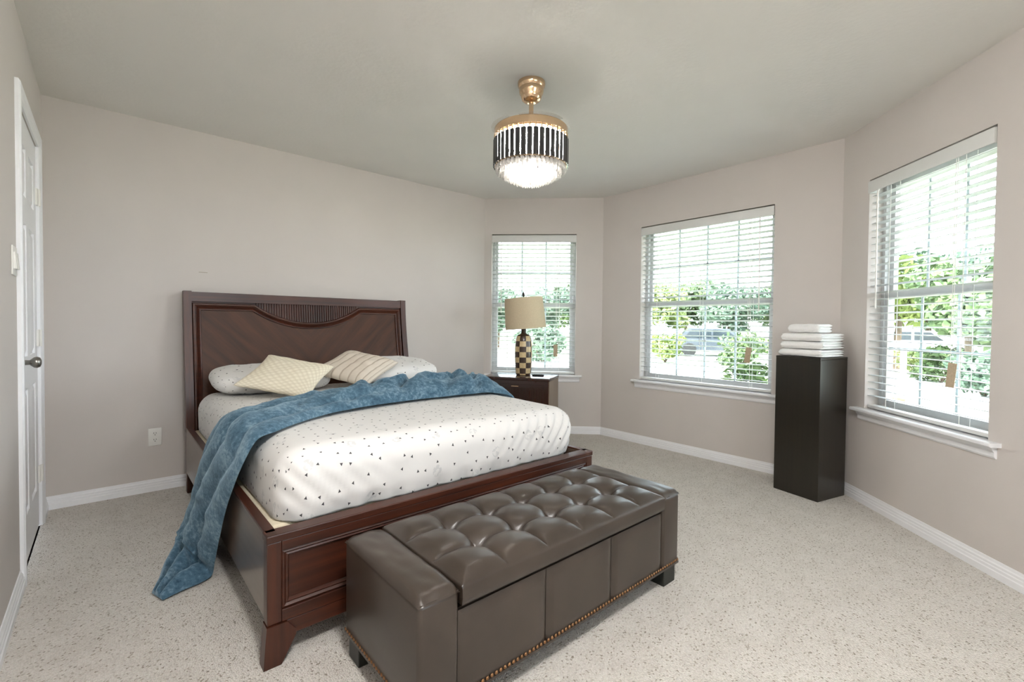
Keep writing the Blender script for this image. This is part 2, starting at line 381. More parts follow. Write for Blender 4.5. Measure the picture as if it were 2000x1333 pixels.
def baseboard(name, P0, P1, k0=0, k1=0, label=None):
    """profile swept from P0 to P1, room on the right-hand side; k0/k1: how far the mitre moves per unit of depth"""
    d = (P1-P0).normalized(); n = Vector((d.y, -d.x))
    def at(P, k): return lambda t, z: (*(P+n*t+d*(k*t)), z)
    m = MB(); m.prism(BBP, at(P0, k0), at(P1, k1)); return tag(m.obj(name, 'trim'), kind='structure', label=label)
k45 = math.tan(pi/8)
baseboard('baseboard_back', Vector((XL, YB)), A, 1, -k45, 'white stepped baseboard under the long back wall')
baseboard('baseboard_bay_left', A, B, k45, -k45, 'white baseboard under the narrow window wall')
baseboard('baseboard_bay_middle', B, Cc, k45, -k45, 'white baseboard under the middle window')
baseboard('baseboard_bay_right', Cc, Rr, k45, k45, 'white baseboard under the right window')
baseboard('baseboard_right', Rr, Vector((Rr.x, YF)), k45, -1, 'white baseboard beyond the right edge')
baseboard('baseboard_front', Vector((Rr.x, YF)), Vector((XL, YF)), 1, -1, 'white baseboard behind the viewpoint')
baseboard('baseboard_left', Vector((XL, YF)), Vector((XL, DY0-.062)), 1, 0, 'white baseboard beside the near door casing')
baseboard('baseboard_left_corner', Vector((XL, DY1+.062)), Vector((XL, YB)), 0, -1, 'short white baseboard between door and corner')
m = MB(); m.box(.488, .54, YB-.0025, YB, 1.469, 1.474, .001); m.obj('wall_scuff', simple('scuff', lin(176, 166, 154), .8), bpy.data.objects['wall_back'], world=True)

# door_1 (six panels) in the left wall, hinged on the far side
dr = root('door_1', (XL, (DY0+DY1)/2, 0), 0, label='white six-panel door in the left wall', kind='structure')
yc = (DY0+DY1)/2; hw = (DY1-DY0)/2-.004
def lbox(par, name, mat, *b, bev=0, smooth=None):
    m = MB(); m.box(*b, bev=bev); return m.obj(name, mat, par, smooth=smooth)
lbox(dr, 'door_slab', 'trim', -.046, -.014, -hw, hw, .012, DZ-.004)
zr = [.012, .225, .80, .955, 1.575, 1.70, 1.93, DZ-.004]
for (a, b) in ((zr[0], zr[1]), (zr[2], zr[3]), (zr[4], zr[5]), (zr[6], zr[7])): lbox(dr, 'door_rail', 'trim', -.014, -.004, -hw, hw, a, b)
for (a, b) in ((-hw, -hw+.115), (-.055, .055), (hw-.115, hw)):
    for (c, d) in ((zr[1], zr[2]), (zr[3], zr[4]), (zr[5], zr[6])): lbox(dr, 'door_stile', 'trim', -.014, -.004, a, b, c, d)
for (a, b) in ((-hw+.115, -.055), (.055, hw-.115)):
    for (c, d) in ((zr[1], zr[2]), (zr[3], zr[4]), (zr[5], zr[6])):
        m = MB(); q = .03
        m.grid(lambda u, v: (0, 0, 0), 2, 2); m.bm.clear()
        o_ = [(-.014, a+.008, c+.008), (-.014, b-.008, c+.008), (-.014, b-.008, d-.008), (-.014, a+.008, d-.008)]
        i_ = [(-.0055, a+q, c+q), (-.0055, b-q, c+q), (-.0055, b-q, d-q), (-.0055, a+q, d-q)]
        V = [m.bm.verts.new(p) for p in o_+i_]
        for k in range(4): m.bm.faces.new((V[k], V[(k+1) % 4], V[4+(k+1) % 4], V[4+k]))
        m.bm.faces.new(V[4:]); m.bm.faces.new(V[3::-1]); m.obj('door_panel', 'trim', dr)
CASP = [(0, 0), (.062, 0), (.062, .012), (.054, .018), (.03, .018), (.02, .014), (.008, .012), (0, .008)]
oy = (DY1-DY0)/2
for sg in (-1, 1):
    m = MB(); m.prism(CASP, lambda t, h: (h, sg*(oy+t), 0), lambda t, h: (h, sg*(oy+t), DZ+t)); m.obj('door_casing', 'trim', dr)
m = MB(); m.prism(CASP, lambda t, h: (h, -oy-t, DZ+t), lambda t, h: (h, oy+t, DZ+t)); m.obj('door_casing', 'trim', dr)
for sg in (-1, 1): lbox(dr, 'door_jamb', 'trim', -.1, 0, sg*(oy-.0035)-.0035, sg*(oy-.0035)+.0035, 0, DZ)
for z in (.29, 1.03, 1.79):
    h = lbox(dr, 'hinge', 'plastic', -.004, .004, hw-.032, hw+.03, z-.045, z+.045)
    m = MB(); m.lathe([(.0065, -.046), (.0065, .046)], 12, (.008, hw+.004, z)); m.obj('hinge_pin', 'plastic', h, smooth=40)
m = MB(); m.lathe([(.033, 0), (.033, .004), (.028, .010), (.013, .014), (.012, .032), (.018, .038), (.027, .048), (.029, .058), (.024, .069), (.012, .074), (0, .075)], 28)
kn = m.obj('door_knob', 'nickel', dr, (-.004, -hw+.06, .94), (0, pi/2, 0), smooth=50); kn.scale = (.88, .88, .88); kn['label'] = 'satin nickel round knob'
# backing of the closet beyond the door is the door itself; light switch, outlet
sw = root('light_switch', (XL, 2.705, 1.362), 0, label='white light switch plate beside the door casing', cat='light switch')
lbox(sw, 'cover_plate', 'plastic', 0, .006, -.058, .058, -.058, .058, bev=.003, smooth=40)
for y in (-.023, .023):
    m = MB(); m.prism([(0, -.033), (.010, -.033), (.0045, .033), (0, .033)], lambda x, z: (.006+x, y-.016, z), lambda x, z: (.006+x, y+.016, z)); m.obj('rocker', 'plastic', sw)
ou = root('power_outlet', (.241, YB, .359), 0, label='white double power outlet low on the back wall', cat='outlet')
lbox(ou, 'cover_plate', 'plastic', -.036, .036, -.006, 0, -.058, .058, bev=.003, smooth=40)
for z in (-.021, .021):
    m = MB(); m.prism([(.017*math.cos(t), max(-.0135, min(.0135, .017*math.sin(t)))) for t in [2*pi*k/24 for k in range(24)]], lambda x, zz: (x, -.0085, z+zz), lambda x, zz: (x, -.006, z+zz))
    rc = m.obj('receptacle', 'plastic', ou)
    for x in (-.006, .006): lbox(rc, 'slot', 'slot', x-.0012, x+.0012, -.0091, -.0085, z+.001, z+.0095)
    m = MB(); m.lathe([(.0028, 0), (.0028, .0006)], 10, (0, 0, 0)); m.obj('ground_hole', 'slot', rc, (0, -.0085, z-.0065), (pi/2, 0, 0))

# ------------------------------------------------------------------ windows and blinds
def window(n, P0, rz, op, tilt, wand_side, tag_pos, label, blabel, stool=True, blind=True):
    a, b, z0, z1 = op; wd = b-a
    d = Vector((math.cos(rz), math.sin(rz))); P = P0+d*((a+b)/2)
    r = root('window_%d' % n, (P.x, P.y, 0), rz, label=label, kind='structure')
    h = wd/2; zs, zt = (.612 if stool else z0+.024), z1
    fy0, fy1 = .085, .15
    for nm, bb in (('frame', (-h, -h+.028, fy0, fy1, zs, zt)), ('frame', (h-.028, h, fy0, fy1, zs, zt)), ('frame', (-h, h, fy0, fy1, zt-.028, zt)), ('frame', (-h, h, fy0, fy1, zs-.022, zs+.028))):
        lbox(r, 'window_frame', 'alu', *bb, bev=.003)
    zm = (zs+zt)/2
    for k, (za, zb, ya) in enumerate(((zs+.028, zm+.022, .092), (zm-.022, zt-.028, .118))):
        yb_ = ya+.024; i = h-.028
        sash = lbox(r, ('lower_sash', 'upper_sash')[k], 'alu', -i, -i+.03, ya, yb_, za, zb)
        lbox(sash, 'sash_stile', 'alu', i-.03, i, ya, yb_, za, zb)
        lbox(sash, 'sash_rail', 'alu', -i+.03, i-.03, ya, yb_, za, za+(.036 if k == 0 else .044))
        lbox(sash, 'sash_rail', 'alu', -i+.03, i-.03, ya, yb_, zb-(.044 if k == 0 else .03), zb)
        lbox(sash, 'pane', 'glass', -i+.03, i-.03, ya+.010, ya+.014, za+.03, zb-.03)
        cols = 3 if wd < 1 else 4
        for c in range(1, cols):
            x = -i+.03+(2*i-.06)*c/cols; lbox(sash, 'grille_bar', 'muntin', x-.008, x+.008, ya+.0145, ya+.019, za+.03, zb-.03)
        zc = (za+zb)/2; lbox(sash, 'grille_bar', 'muntin', -i+.03, i-.03, ya+.0145, ya+.019, zc-.008, zc+.008)
    if stool:
        m = MB(); m.prism([(-.048, .592), (-.052, .597), (-.052, .607), (-.048, .612), (.0, .612), (.0, .592)], lambda y, z: (-h-.065, y, z), lambda y, z: (h+.065, y, z))
        m.box(-h+.0005, h-.0005, 0, fy0, .592, .612); m.obj('window_stool', 'trim', r)
        m = MB(); m.prism([(0, .591), (-.026, .591), (-.022, .575), (-.013, .565), (-.012, .545), (-.006, .536), (0, .536)], lambda y, z: (-h-.045, y, z), lambda y, z: (h+.045, y, z)); m.obj('window_apron', 'trim', r)
    # portal: sampling aid for the daylight that comes through this opening
    ld = bpy.data.lights.new('daylight_portal', 'AREA'); ld.shape = 'RECTANGLE'; ld.size = wd; ld.size_y = zt-z0; ld.cycles.is_portal = True
    lo = bpy.data.objects.new('daylight_portal', ld); COL.objects.link(lo); lo.parent = r; lo.location = (0, .22, (z0+zt)/2); lo.rotation_euler = (-pi/2, 0, 0)
    if not blind: return
    bl = root('window_blind', (P.x, P.y, zs), rz, label=blabel, cat='blind', group='white slatted window blinds')
    H = zt-zs; g = h-.008
    lbox(bl, 'head_rail', 'blind', -g, g, .012, .062, H-.055, H-.012)
    m = MB(); m.box(-h+.002, h-.002, -.012, -.002, H-.085, H-.012, bev=.003); m.obj('valance', 'blind', bl, smooth=40)
    for sg in (-1, 1): lbox(bl, 'valance_return', 'blind', sg*(h-.006)-.003, sg*(h-.006)+.003, -.002, .05, H-.085, H-.012)
    pitch = .0437; ztop = H-.105; zbot = .055; cnt = int((ztop-zbot)/pitch)+1
    m = MB(); t = .0028
    prof = [(-.025, 0), (-.012, .0022), (0, .003), (.012, .0022), (.025, 0), (.025, -t), (.012, .0022-t), (0, .003-t), (-.012, .0022-t), (-.025, -t)]
    m.prism(prof, lambda y, z: (-g, y, z), lambda y, z: (g, y, z))
    s0 = m.obj('slat', 'slat', bl); s0.location = (0, .038, ztop); s0.rotation_euler = (tilt, 0, 0)
    for k in range(1, cnt):
        o = link('slat', s0.data, bl, (0, .038, ztop-k*pitch), (tilt+random.uniform(-.012, .012), 0, 0))
    m = MB(); m.box(-g, g, .012, .064, .008, .028, bev=.004); m.obj('bottom_rail', 'blind', bl, smooth=40)
    zb = ztop-cnt*pitch+.006
    nl = 2 if wd < 1 else 3
    for c in range(nl):
        x = -g+.16+(2*g-.32)*c/(nl-1)
        for y in (.012, .064): lbox(bl, 'ladder_cord', 'cord', x-.0011, x+.0011, y-.0011, y+.0011, .026, H-.05)
    x = wand_side*(h-.10)
    m = MB(); m.tube([(x, -.004, H-.075), (x, -.018, H-.10), (x+.003, -.019, H-.45), (x+.004, -.018, H-.82)], .0045, 8); m.obj('tilt_wand', 'cord', bl, smooth=60)
    if tag_pos:
        x, z = tag_pos[0], tag_pos[1]-zs
        m = MB(); m.tube([(x, .006, H-.06), (x, .005, z+.12)], .0014, 6); m.tube([(x+.012, .006, H-.06), (x+.010, .005, z+.2)], .0014, 6); m.obj('pull_cord', 'cord', bl)
        m = MB(); m.box(-.021, .021, -.0008, .0008, 0, .125); m.obj('warning_tag', 'tag', bl, (x, .004, z), (0, tag_pos[2], tag_pos[3]))['label'] = 'tan card tag hanging on the cord'
window(1, A, -pi/4, W1, math.radians(-9), -1, (.235, .80, 0, 0), 'narrow double-hung window in the left bay wall behind the lamp', 'white blind of the narrow window behind the table lamp')
window(2, B, -pi/2, W2, math.radians(-9), 1, (.40, .84, .12, .3), 'wide double-hung window in the middle bay wall', 'white blind of the wide middle window')
window(3, Cc, -3*pi/4, W3, math.radians(-3), -1, (.20, .83, .1, .2), 'double-hung window in the right bay wall', 'white blind of the window at the right edge')
window(4, Vector((Rr.x, YF)), -pi, W4, 0, 1, None, 'window added behind the viewpoint to let in fill light', '', stool=False, blind=False)

# eave around the bay and ground outside
ev = [(A, -pi/4), (B, -pi/2), (Cc, -3*pi/4)]
OV = .62
off = lambda P, t, az: (P.x+t*math.cos(az), P.y+t*math.sin(az))
q8 = 1/math.cos(pi/8)
inner = [(A.x, YB+TH), off(A, TH*q8, 3*pi/8), off(B, TH*q8, pi/8), off(Cc, TH*q8, -pi/8), (Rr.x+TH, Rr.y)]
outer = [(A.x-.2, YB+OV), off(A, OV*q8, 3*pi/8), off(B, OV*q8, pi/8), off(Cc, OV*q8, -pi/8), (Rr.x+OV*1.2, Rr.y-.2)]
m = MB()
for i in range(4):
    qd = [inner[i], inner[i+1], outer[i+1], outer[i]]
    m.prism(qd, lambda x, y: (x, y, 2.17), lambda x, y: (x, y, 2.40))
bmesh.ops.remove_doubles(m.bm, verts=m.bm.verts, dist=1e-4)
tag(m.obj('roof_eave', 'soffit'), kind='structure', label='pale eave soffit above the bay windows')
GZ = -.35
m = MB(); m.box(-60, 90, -70, 80, GZ-.3, GZ); tag(m.obj('ground', 'grass'), kind='structure', label='green lawn outside the windows')
def cam_az(px): return YAW+math.atan((px-1000)/FPX)
def place(px, depth): a = cam_az(px); d_ = depth/math.cos(a-YAW); return Vector((math.sin(a)*d_, math.cos(a)*d_))
sd = Vector((math.cos(math.radians(28)), -math.sin(math.radians(28)))) # along-street direction normal is roughly the middle-window view
c0 = place(1380, 13.5); dv = c0.normalized(); tv = Vector((dv.y, -dv.x))
m = MB(); m.prism([tuple(c0+tv*45-dv*2.6), tuple(c0-tv*45-dv*2.6), tuple(c0-tv*45+dv*3.2), tuple(c0+tv*45+dv*3.2)], lambda x, y: (x, y, GZ), lambda x, y: (x, y, GZ+.03)); tag(m.obj('street', 'concrete'), kind='structure', label='pale concrete street across the lawn')

m = MB(); m.box(-3, 8, -9, YF-TH-.01, GZ, GZ+.04); tag(m.obj('bounce_slab', 'concrete'), kind='structure', label='pale concrete slab added out of view to bounce daylight indoors')  # added pale surface that bounces daylight up through the fill window

# ------------------------------------------------------------------ bed
BX = 1.2065
bed = root('bed', (BX, 2.70, 0), 0, label='dark cherry wood bed with tall arched headboard and panelled footboard', cat='bed')
by = 2.70
def yb(z): return 3.672+.112*smooth01((z-.40)/.95)-by
hbw = .8165
def slab(name, x0, x1, z0, z1, d0, d1, mat, par, nzs=14, zt=None, nx=2, smooth=35):
    m = MB()
    def f(dd): return lambda u, v: (lambda x: (lambda z: (x, yb(z)+dd, z))(z0+((zt(x) if zt else z1)-z0)*v))(x0+(x1-x0)*u)
    Fv = m.grid(f(d0), nx, nzs); Bv = m.grid(f(d1), nx, nzs)
    for i in range(nx-1):
        m.bm.faces.new((Fv[i][0], Fv[i+1][0], Bv[i+1][0], Bv[i][0])); m.bm.faces.new((Fv[i][-1], Fv[i+1][-1], Bv[i+1][-1], Bv[i][-1]))
    for j in range(nzs-1):
        m.bm.faces.new((Fv[0][j], Fv[0][j+1], Bv[0][j+1], Bv[0][j])); m.bm.faces.new((Fv[-1][j], Fv[-1][j+1], Bv[-1][j+1], Bv[-1][j]))
    return m.obj(name, mat, par, smooth=smooth)
hb = slab('headboard', -hbw+.02, hbw-.02, .25, 1.27, .016, .05, 'wood_x', bed, 16)
for sg in (-1, 1):
    a, b = sorted((sg*hbw, sg*(hbw-.045)))
    slab('headboard_post', a, b, .40, 1.334, -.012, .058, 'wood_z', hb, 18)
    m = MB(); m.box(a+.004, b-.004, yb(.2)-.004, yb(.2)+.05, 0, .40, bev=.004); m.obj('headboard_leg', 'wood_z', hb, smooth=40)
slab('headboard_top_rail', -hbw+.045, hbw-.045, 1.266, 1.329, -.006, .056, 'wood_x', hb, 4)
RA = (.402**2+.127**2)/(2*.127)
arch = lambda x, o=0: 1.215 if abs(x) >= .402 else 1.088+RA-math.sqrt(RA*RA-x*x)
slab('headboard_panel', -.728, .728, .35, 1.215, .008, .02, 'chevron', hb, 14, zt=arch, nx=60)
path = [(-.728, .40), (-.728, .7), (-.728, 1.0), (-.728, 1.215), (-.402, 1.215)]+[(.402*(-1+2*k/30), arch(.402*(-1+2*k/30)*.9999)) for k in range(1, 30)]+[(.402, 1.215), (.728, 1.215), (.728, 1.0), (.728, .7), (.728, .40)]
prof = [(-.012, .012), (-.008, -.001), (0, -.003), (.006, .004), (.012, .010), (.018, .002), (.028, -.004), (.036, -.002), (.041, .008), (.041, .018), (-.012, .018)]
m = MB(); rings = []
for i, p in enumerate(path):
    p = Vector(p); q0 = Vector(path[i-1]) if i else p; q1 = Vector(path[i+1]) if i < len(path)-1 else p
    d0 = (p-q0).normalized() if i else (q1-p).normalized(); d1 = (q1-p).normalized() if i < len(path)-1 else d0
    n0 = Vector((-d0.y, d0.x)); n1 = Vector((-d1.y, d1.x)); nn = (n0+n1).normalized(); nn = nn/max(.5, nn.dot(n0))
    rings.append([m.bm.verts.new((p.x+nn.x*o, yb(p.y+nn.y*o)+dd, p.y+nn.y*o)) for o, dd in prof])
for Ra, Rb in zip(rings, rings[1:]):
    for k in range(len(prof)): m.bm.faces.new((Ra[k], Ra[(k+1) % len(prof)], Rb[(k+1) % len(prof)], Rb[k]))
m.obj('headboard_moulding', 'wood_x', hb, smooth=30)
m = MB()
nre = 44
for k in range(nre):
    x = -.375+.75*k/(nre-1); z0 = max(arch(x)+.036, 1.10); z1 = 1.266
    if z1-z0 < .004: continue
    pr_ = [(.0062*math.cos(t), -.007*math.sin(t)) for t in [pi*j/6 for j in range(7)]]
    m.prism(pr_, lambda u, v: (x+u, yb(z0)+.014+v, z0), lambda u, v: (x+u, yb(z1)+.014+v, z1))
tag(m.obj('reeded_inset', 'wood_z', hb, smooth=40), kind='stuff')
# side rails and footboard
FBY = 1.634-by
for sg in (-1, 1):
    a, b = sorted((sg*.8155, sg*.785))
    m = MB(); m.box(a, b, FBY+.03, yb(.3)-.004, .138, .425, bev=.003); rl = m.obj('side_rail', 'rail', bed)
    m = MB(); m.box(a-.001, b+.001, FBY+.03, yb(.3)-.004, .425, .434, bev=.002); m.obj('rail_cap', 'wood_y', rl)
fb = root('footboard', (0, 0, 0)); fb.parent = bed
fx = .8195
for sg in (-1, 1):
    a, b = sorted((sg*fx, sg*(fx-.045))); lbox(fb, 'footboard_stile', 'wood_z', a, b, FBY, FBY+.045, .138, .408, bev=.003)
lbox(fb, 'footboard_top_cap', 'wood_x', -fx-.002, fx+.002, FBY-.004, FBY+.055, .408, .434, bev=.004)
lbox(fb, 'footboard_rail', 'wood_x', -fx+.045, fx-.045, FBY, FBY+.045, .375, .408, bev=.002)
lbox(fb, 'footboard_rail', 'wood_x', -fx+.045, fx-.045, FBY, FBY+.045, .138, .178, bev=.002)
lbox(fb, 'footboard_panel', 'wood_x', -fx+.045, fx-.045, FBY+.018, FBY+.04, .178, .375)
def frame_mould(par, x0, x1, z0, z1, y, wdt, hgt, mat):
    m = MB(); rings = []
    pf = [(0, 0), (0, -hgt*.7), (wdt*.3, -hgt), (wdt*.55, -hgt*.6), (wdt*.75, -hgt*.75), (wdt, -hgt*.1), (wdt, 0)]
    for (cx, cz, sx, sz) in ((x0, z0, 1, 1), (x1, z0, -1, 1), (x1, z1, -1, -1), (x0, z1, 1, -1)): rings.append([m.bm.verts.new((cx+sx*o, y+dd, cz+sz*o)) for o, dd in pf])
    for i in range(4):
        Ra, Rb = rings[i], rings[(i+1) % 4]
        for k in range(len(pf)): m.bm.faces.new((Ra[k], Ra[(k+1) % len(pf)], Rb[(k+1) % len(pf)], Rb[k]))
    return m.obj('panel_moulding', mat, par)
frame_mould(fb, -fx+.045, fx-.045, .178, .375, FBY+.018, .026, .016, 'wood_x')
lbox(fb, 'footboard_apron', 'wood_x', -fx+.01, fx-.01, FBY+.004, FBY+.04, .082, .136, bev=.004)
for sg in (-1, 1):
    m = MB(); m.prism([(fx+.002, .136), (fx+.006, .09), (fx+.012, 0), (fx-.042, 0), (fx-.088, .084), (fx-.088, .1), (fx-.06, .136)], lambda x, z: (sg*x, FBY-.006, z), lambda x, z: (sg*x, FBY+.046, z)); m.obj('footboard_leg', 'wood_z', fb)
lbox(bed, 'slat_platform', 'wood_x', -.785, .785, FBY+.045, yb(.3)-.006, .20, .225)
# foundation, mattress
bs = MB(); bs.box(.432, 1.94, 1.76, 3.655, .226, .413, bev=.012, seg=3); tag(bs.obj('box_spring', 'cream', smooth=40), label='cream box spring showing along the bed rail under the mattress', cat='box spring')
def rounded(name, x0, x1, y0, y1, z0, z1, r, rb, res, mat, deform):
    m = MB(); bm = m.bm; lay = bm.loops.layers.uv.verify(); cache = {}
    cx, cy, cz = (x0+x1)/2, (y0+y1)/2, (z0+z1)/2
    def vert(p):
        k = tuple(round(c, 5) for c in p)
        if k not in cache:
            rr = r if p[2] > cz else rb
            q = Vector((min(max(p[0], x0+r), x1-r), min(max(p[1], y0+r), y1-r), min(max(p[2], z0+rb), z1-r)))
            d = Vector(p)-q
            v = q+d.normalized()*min(d.length, r if d.z >= 0 else max(rb, .0) if d.xy.length < 1e-6 else r) if d.length > 1e-9 else Vector(p)
            cache[k] = bm.verts.new(deform(v))
        return cache[k]
    def lins(a, b, n): return [a+(b-a)*i/n for i in range(n+1)]
    xs, ys, zs_ = lins(x0, x1, int((x1-x0)/res)), lins(y0, y1, int((y1-y0)/res)), lins(z0, z1, max(6, int((z1-z0)/res*1.6)))
    def face(pts, uvs):
        f = bm.faces.new([vert(p) for p in pts])
        for lp, uv in zip(f.loops, uvs): lp[lay].uv = uv
    for i in range(len(xs)-1):
        for j in range(len(ys)-1):
            P = [(xs[i], ys[j]), (xs[i+1], ys[j]), (xs[i+1], ys[j+1]), (xs[i], ys[j+1])]
            face([(*p, z1) for p in P], P); face([(*p, z0) for p in P[::-1]], P[::-1])
        for k in range(len(zs_)-1):
            Q = [(xs[i], zs_[k]), (xs[i+1], zs_[k]), (xs[i+1], zs_[k+1]), (xs[i], zs_[k+1])]
            face([(x, y0, z) for x, z in Q], [(x, y0-.8*(z1-z)) for x, z in Q]); face([(x, y1, z) for x, z in Q[::-1]], [(x, y1+.8*(z1-z)) for x, z in Q[::-1]])
    for j in range(len(ys)-1):
        for k in range(len(zs_)-1):
            Q = [(ys[j], zs_[k]), (ys[j+1], zs_[k]), (ys[j+1], zs_[k+1]), (ys[j], zs_[k+1])]
            face([(x0, y, z) for y, z in Q[::-1]], [(x0-.8*(z1-z), y) for y, z in Q[::-1]]); face([(x1, y, z) for y, z in Q], [(x1+.8*(z1-z), y) for y, z in Q])
    return m.obj(name, mat, smooth=80)
def matt_def(v):
    v = v.copy(); dx = min(v.x-.445, 1.985-v.x); t = (v.z-.417)/.253
    front = smooth01((1.86-v.y)/.14); side = smooth01((.56-v.x)/.1)+smooth01((v.x-1.87)/.1)
    body = smooth01(t*1.5)*(1-smooth01((t-.75)/.25)*.8)
    # gathers pulled diagonally towards the two foot corners and a few long soft ones between
    xr, xl = 1.985-v.x, v.x-.445
    wr = math.exp(-(xr/.42)**2); wl = math.exp(-(xl/.28)**2)
    ph = nz(v.x*3, v.z*2, 1)*1.2
    g = (wr*math.sin((xr*1.0+(v.z-.44)*.75)*95+ph)*.015+wl*math.sin((xl*1.0+(v.z-.44)*.9)*75+ph)*.014+.007*nz(v.x*9-(v.z-.44)*4, v.z*3, 4))
    g *= .45+.9*max(0, nz(v.x*3.1+5, v.z*4, 8)+.35)
    v.y += front*(g*body*1.0)-front*.010*(1-t)*(t)
    v.x += (.006*nz(v.y*6, v.z*9, 2))*min(1, side)*body
    tuck = smooth01(1-t*3.2)
    if front > 0: v.y += front*tuck*(.014+.018*nz(v.x*16, 2.2))
    v.z += .004*nz(v.x*4, v.y*4)+.0025*nz(v.x*14, v.y*5, 3)*(1 if v.z > .6 else 0)-.012*smooth01((v.y-3.0)/.6)*(1 if v.z > .55 else 0)
    return v
mat_ = rounded('mattress', .445, 1.985, 1.712, 3.665, 0.417, .674, .105, .03, .016, 'dotted', matt_def)
tag(mat_, label='mattress in a white sheet printed with small dark triangles', cat='mattress')

# pillows
def pillow(name, wd, dp, th, loc, rot, mat, pinch, label, cat, group, seed, spin=0, ex=6, pw=.5, rnd=0):
    m = MB(); n = 40; cs, sn = math.cos(spin), math.sin(spin)
    def shape(sgn):
        def f(u, v):
            a, b = math.sin((u-.5)*pi), math.sin((v-.5)*pi)
            x = a*wd/2*(1-pinch*(1-b*b)); y = b*dp/2*(1-pinch*(1-a*a)); x *= 1-rnd*b**4; y *= 1-rnd*a**4
            k = max(0, (1-abs(a)**ex)*(1-abs(b)**ex))**pw*(.72+.28*(1-a*a)*(1-b*b))
            z = sgn*th/2*k*(1+.18*nz(a*1.6+seed, b*1.6, seed))+.008*k*nz(a*4+seed, b*4, sgn)
            return (x*cs-y*sn, x*sn+y*cs, z)
        return f
    uvf = lambda u, v: (u*wd+seed, v*dp)
    m.grid(shape(1), n, n, uvf=uvf); m.grid(shape(-1), n, n, uvf=uvf)
    bmesh.ops.remove_doubles(m.bm, verts=m.bm.verts, dist=1e-4)
    return tag(m.obj(name, mat, None, loc, rot, smooth=80), label=label, cat=cat, group=group)
rd = math.radians
pillow('pillow', .71, .44, .155, (.845, 3.43, .758), (rd(7), 0, rd(-2)), 'dotted', 0, 'white pillow with triangle print at the left of the headboard', 'pillow', 'bed pillows', 1, ex=9, rnd=.13)
pillow('pillow', .68, .44, .155, (1.72, 3.42, .768), (rd(9), 0, rd(4)), 'dotted', 0, 'white pillow with triangle print at the right of the headboard', 'pillow', 'bed pillows', 2, ex=9, rnd=.13)
pillow('cushion', .43, .43, .10, (.852, 3.10, .797), (rd(23), 0, rd(-10)), 'cushion_cream', .10, 'cream square cushion with nubby texture leaning on the left pillow', 'cushion', 'throw cushions', 3, spin=rd(-28))
pillow('cushion', .42, .42, .11, (1.345, 3.215, .815), (rd(20), 0, rd(-23)), 'cushion_stripe', .05, 'beige cushion with narrow pleats leaning on the right pillow', 'cushion', 'throw cushions', 4, spin=rd(-33))

# blanket: lofted from stations (rear point, front point, crest height, crest direction)
MZ = .685
ST = [((2.05, 2.50, .50), (2.055, 2.30, .49), .012, (1, 0, .3), 0), ((2.045, 2.62, .575), (2.05, 2.27, .565), .03, (.9, 0, .5), .2),
 ((2.0, 2.72, .655), (2.005, 2.29, .65), .07, (.4, 0, .9), .6), ((1.86, 2.77, MZ), (1.86, 2.32, MZ), .125, (0, 0, 1), 1), ((1.70, 2.77, MZ), (1.70, 2.35, MZ), .135, (0, 0, 1), 1),
 ((1.50, 2.74, MZ), (1.50, 2.36, MZ), .13, (0, 0, 1), 1), ((1.28, 2.70, MZ), (1.28, 2.36, MZ), .125, (0, 0, 1), .9), ((1.06, 2.70, MZ), (1.04, 2.33, MZ), .112, (0, 0, 1), .7),
 ((.88, 2.72, MZ), (.82, 2.26, MZ), .09, (0, 0, 1), .4), ((.72, 2.70, MZ), (.64, 2.14, MZ), .07, (0, 0, 1), .2), ((.56, 2.64, MZ), (.51, 2.02, MZ), .055, (0, 0, 1), .1),
 ((.45, 2.62, .674), (.44, 1.985, .672), .05, (-.5, 0, .9), 0), ((.40, 2.66, .60), (.395, 1.98, .60), .045, (-.9, 0, .5), 0), ((.372, 2.76, .48), (.372, 2.05, .49), .045, (-1, 0, .2), 0),
 ((.362, 2.84, .34), (.362, 2.16, .36), .055, (-1, 0, .1), 0), ((.352, 2.90, .20), (.355, 2.25, .22), .07, (-1, 0, .15), 0), ((.325, 2.92, .08), (.352, 2.33, .09), .09, (-.9, 0, .4), 0),
 ((.27, 2.86, .012), (.345, 2.37, .014), .10, (-.5, 0, .9), .0), ((.205, 2.68, .010), (.30, 2.345, .010), .075, (-.1, 0, 1), 0), ((.165, 2.50, .008), (.225, 2.325, .008), .055, (0, 0, 1), 0), ((.135, 2.39, .008), (.165, 2.30, .008), .03, (0, 0, 1), 0)]
def cr(p0, p1, p2, p3, t): return p1+.5*t*((p2-p0)+t*((2*p0-5*p1+4*p2-p3)+t*(3*(p1-p2)+p3-p0)))
def station(s):
    x = s*(len(ST)-1); i = min(int(x), len(ST)-2); t = x-i
    g = lambda k: ST[max(0, min(len(ST)-1, k))]
    vec = lambda j: cr(*[Vector(g(i+k)[j]) for k in (-1, 0, 1, 2)], t)
    return vec(0), vec(1), g(i)[2]*(1-t)+g(i+1)[2]*t, vec(3).normalized(), g(i)[4]*(1-t)+g(i+1)[4]*t
NS, NU = 190, 64
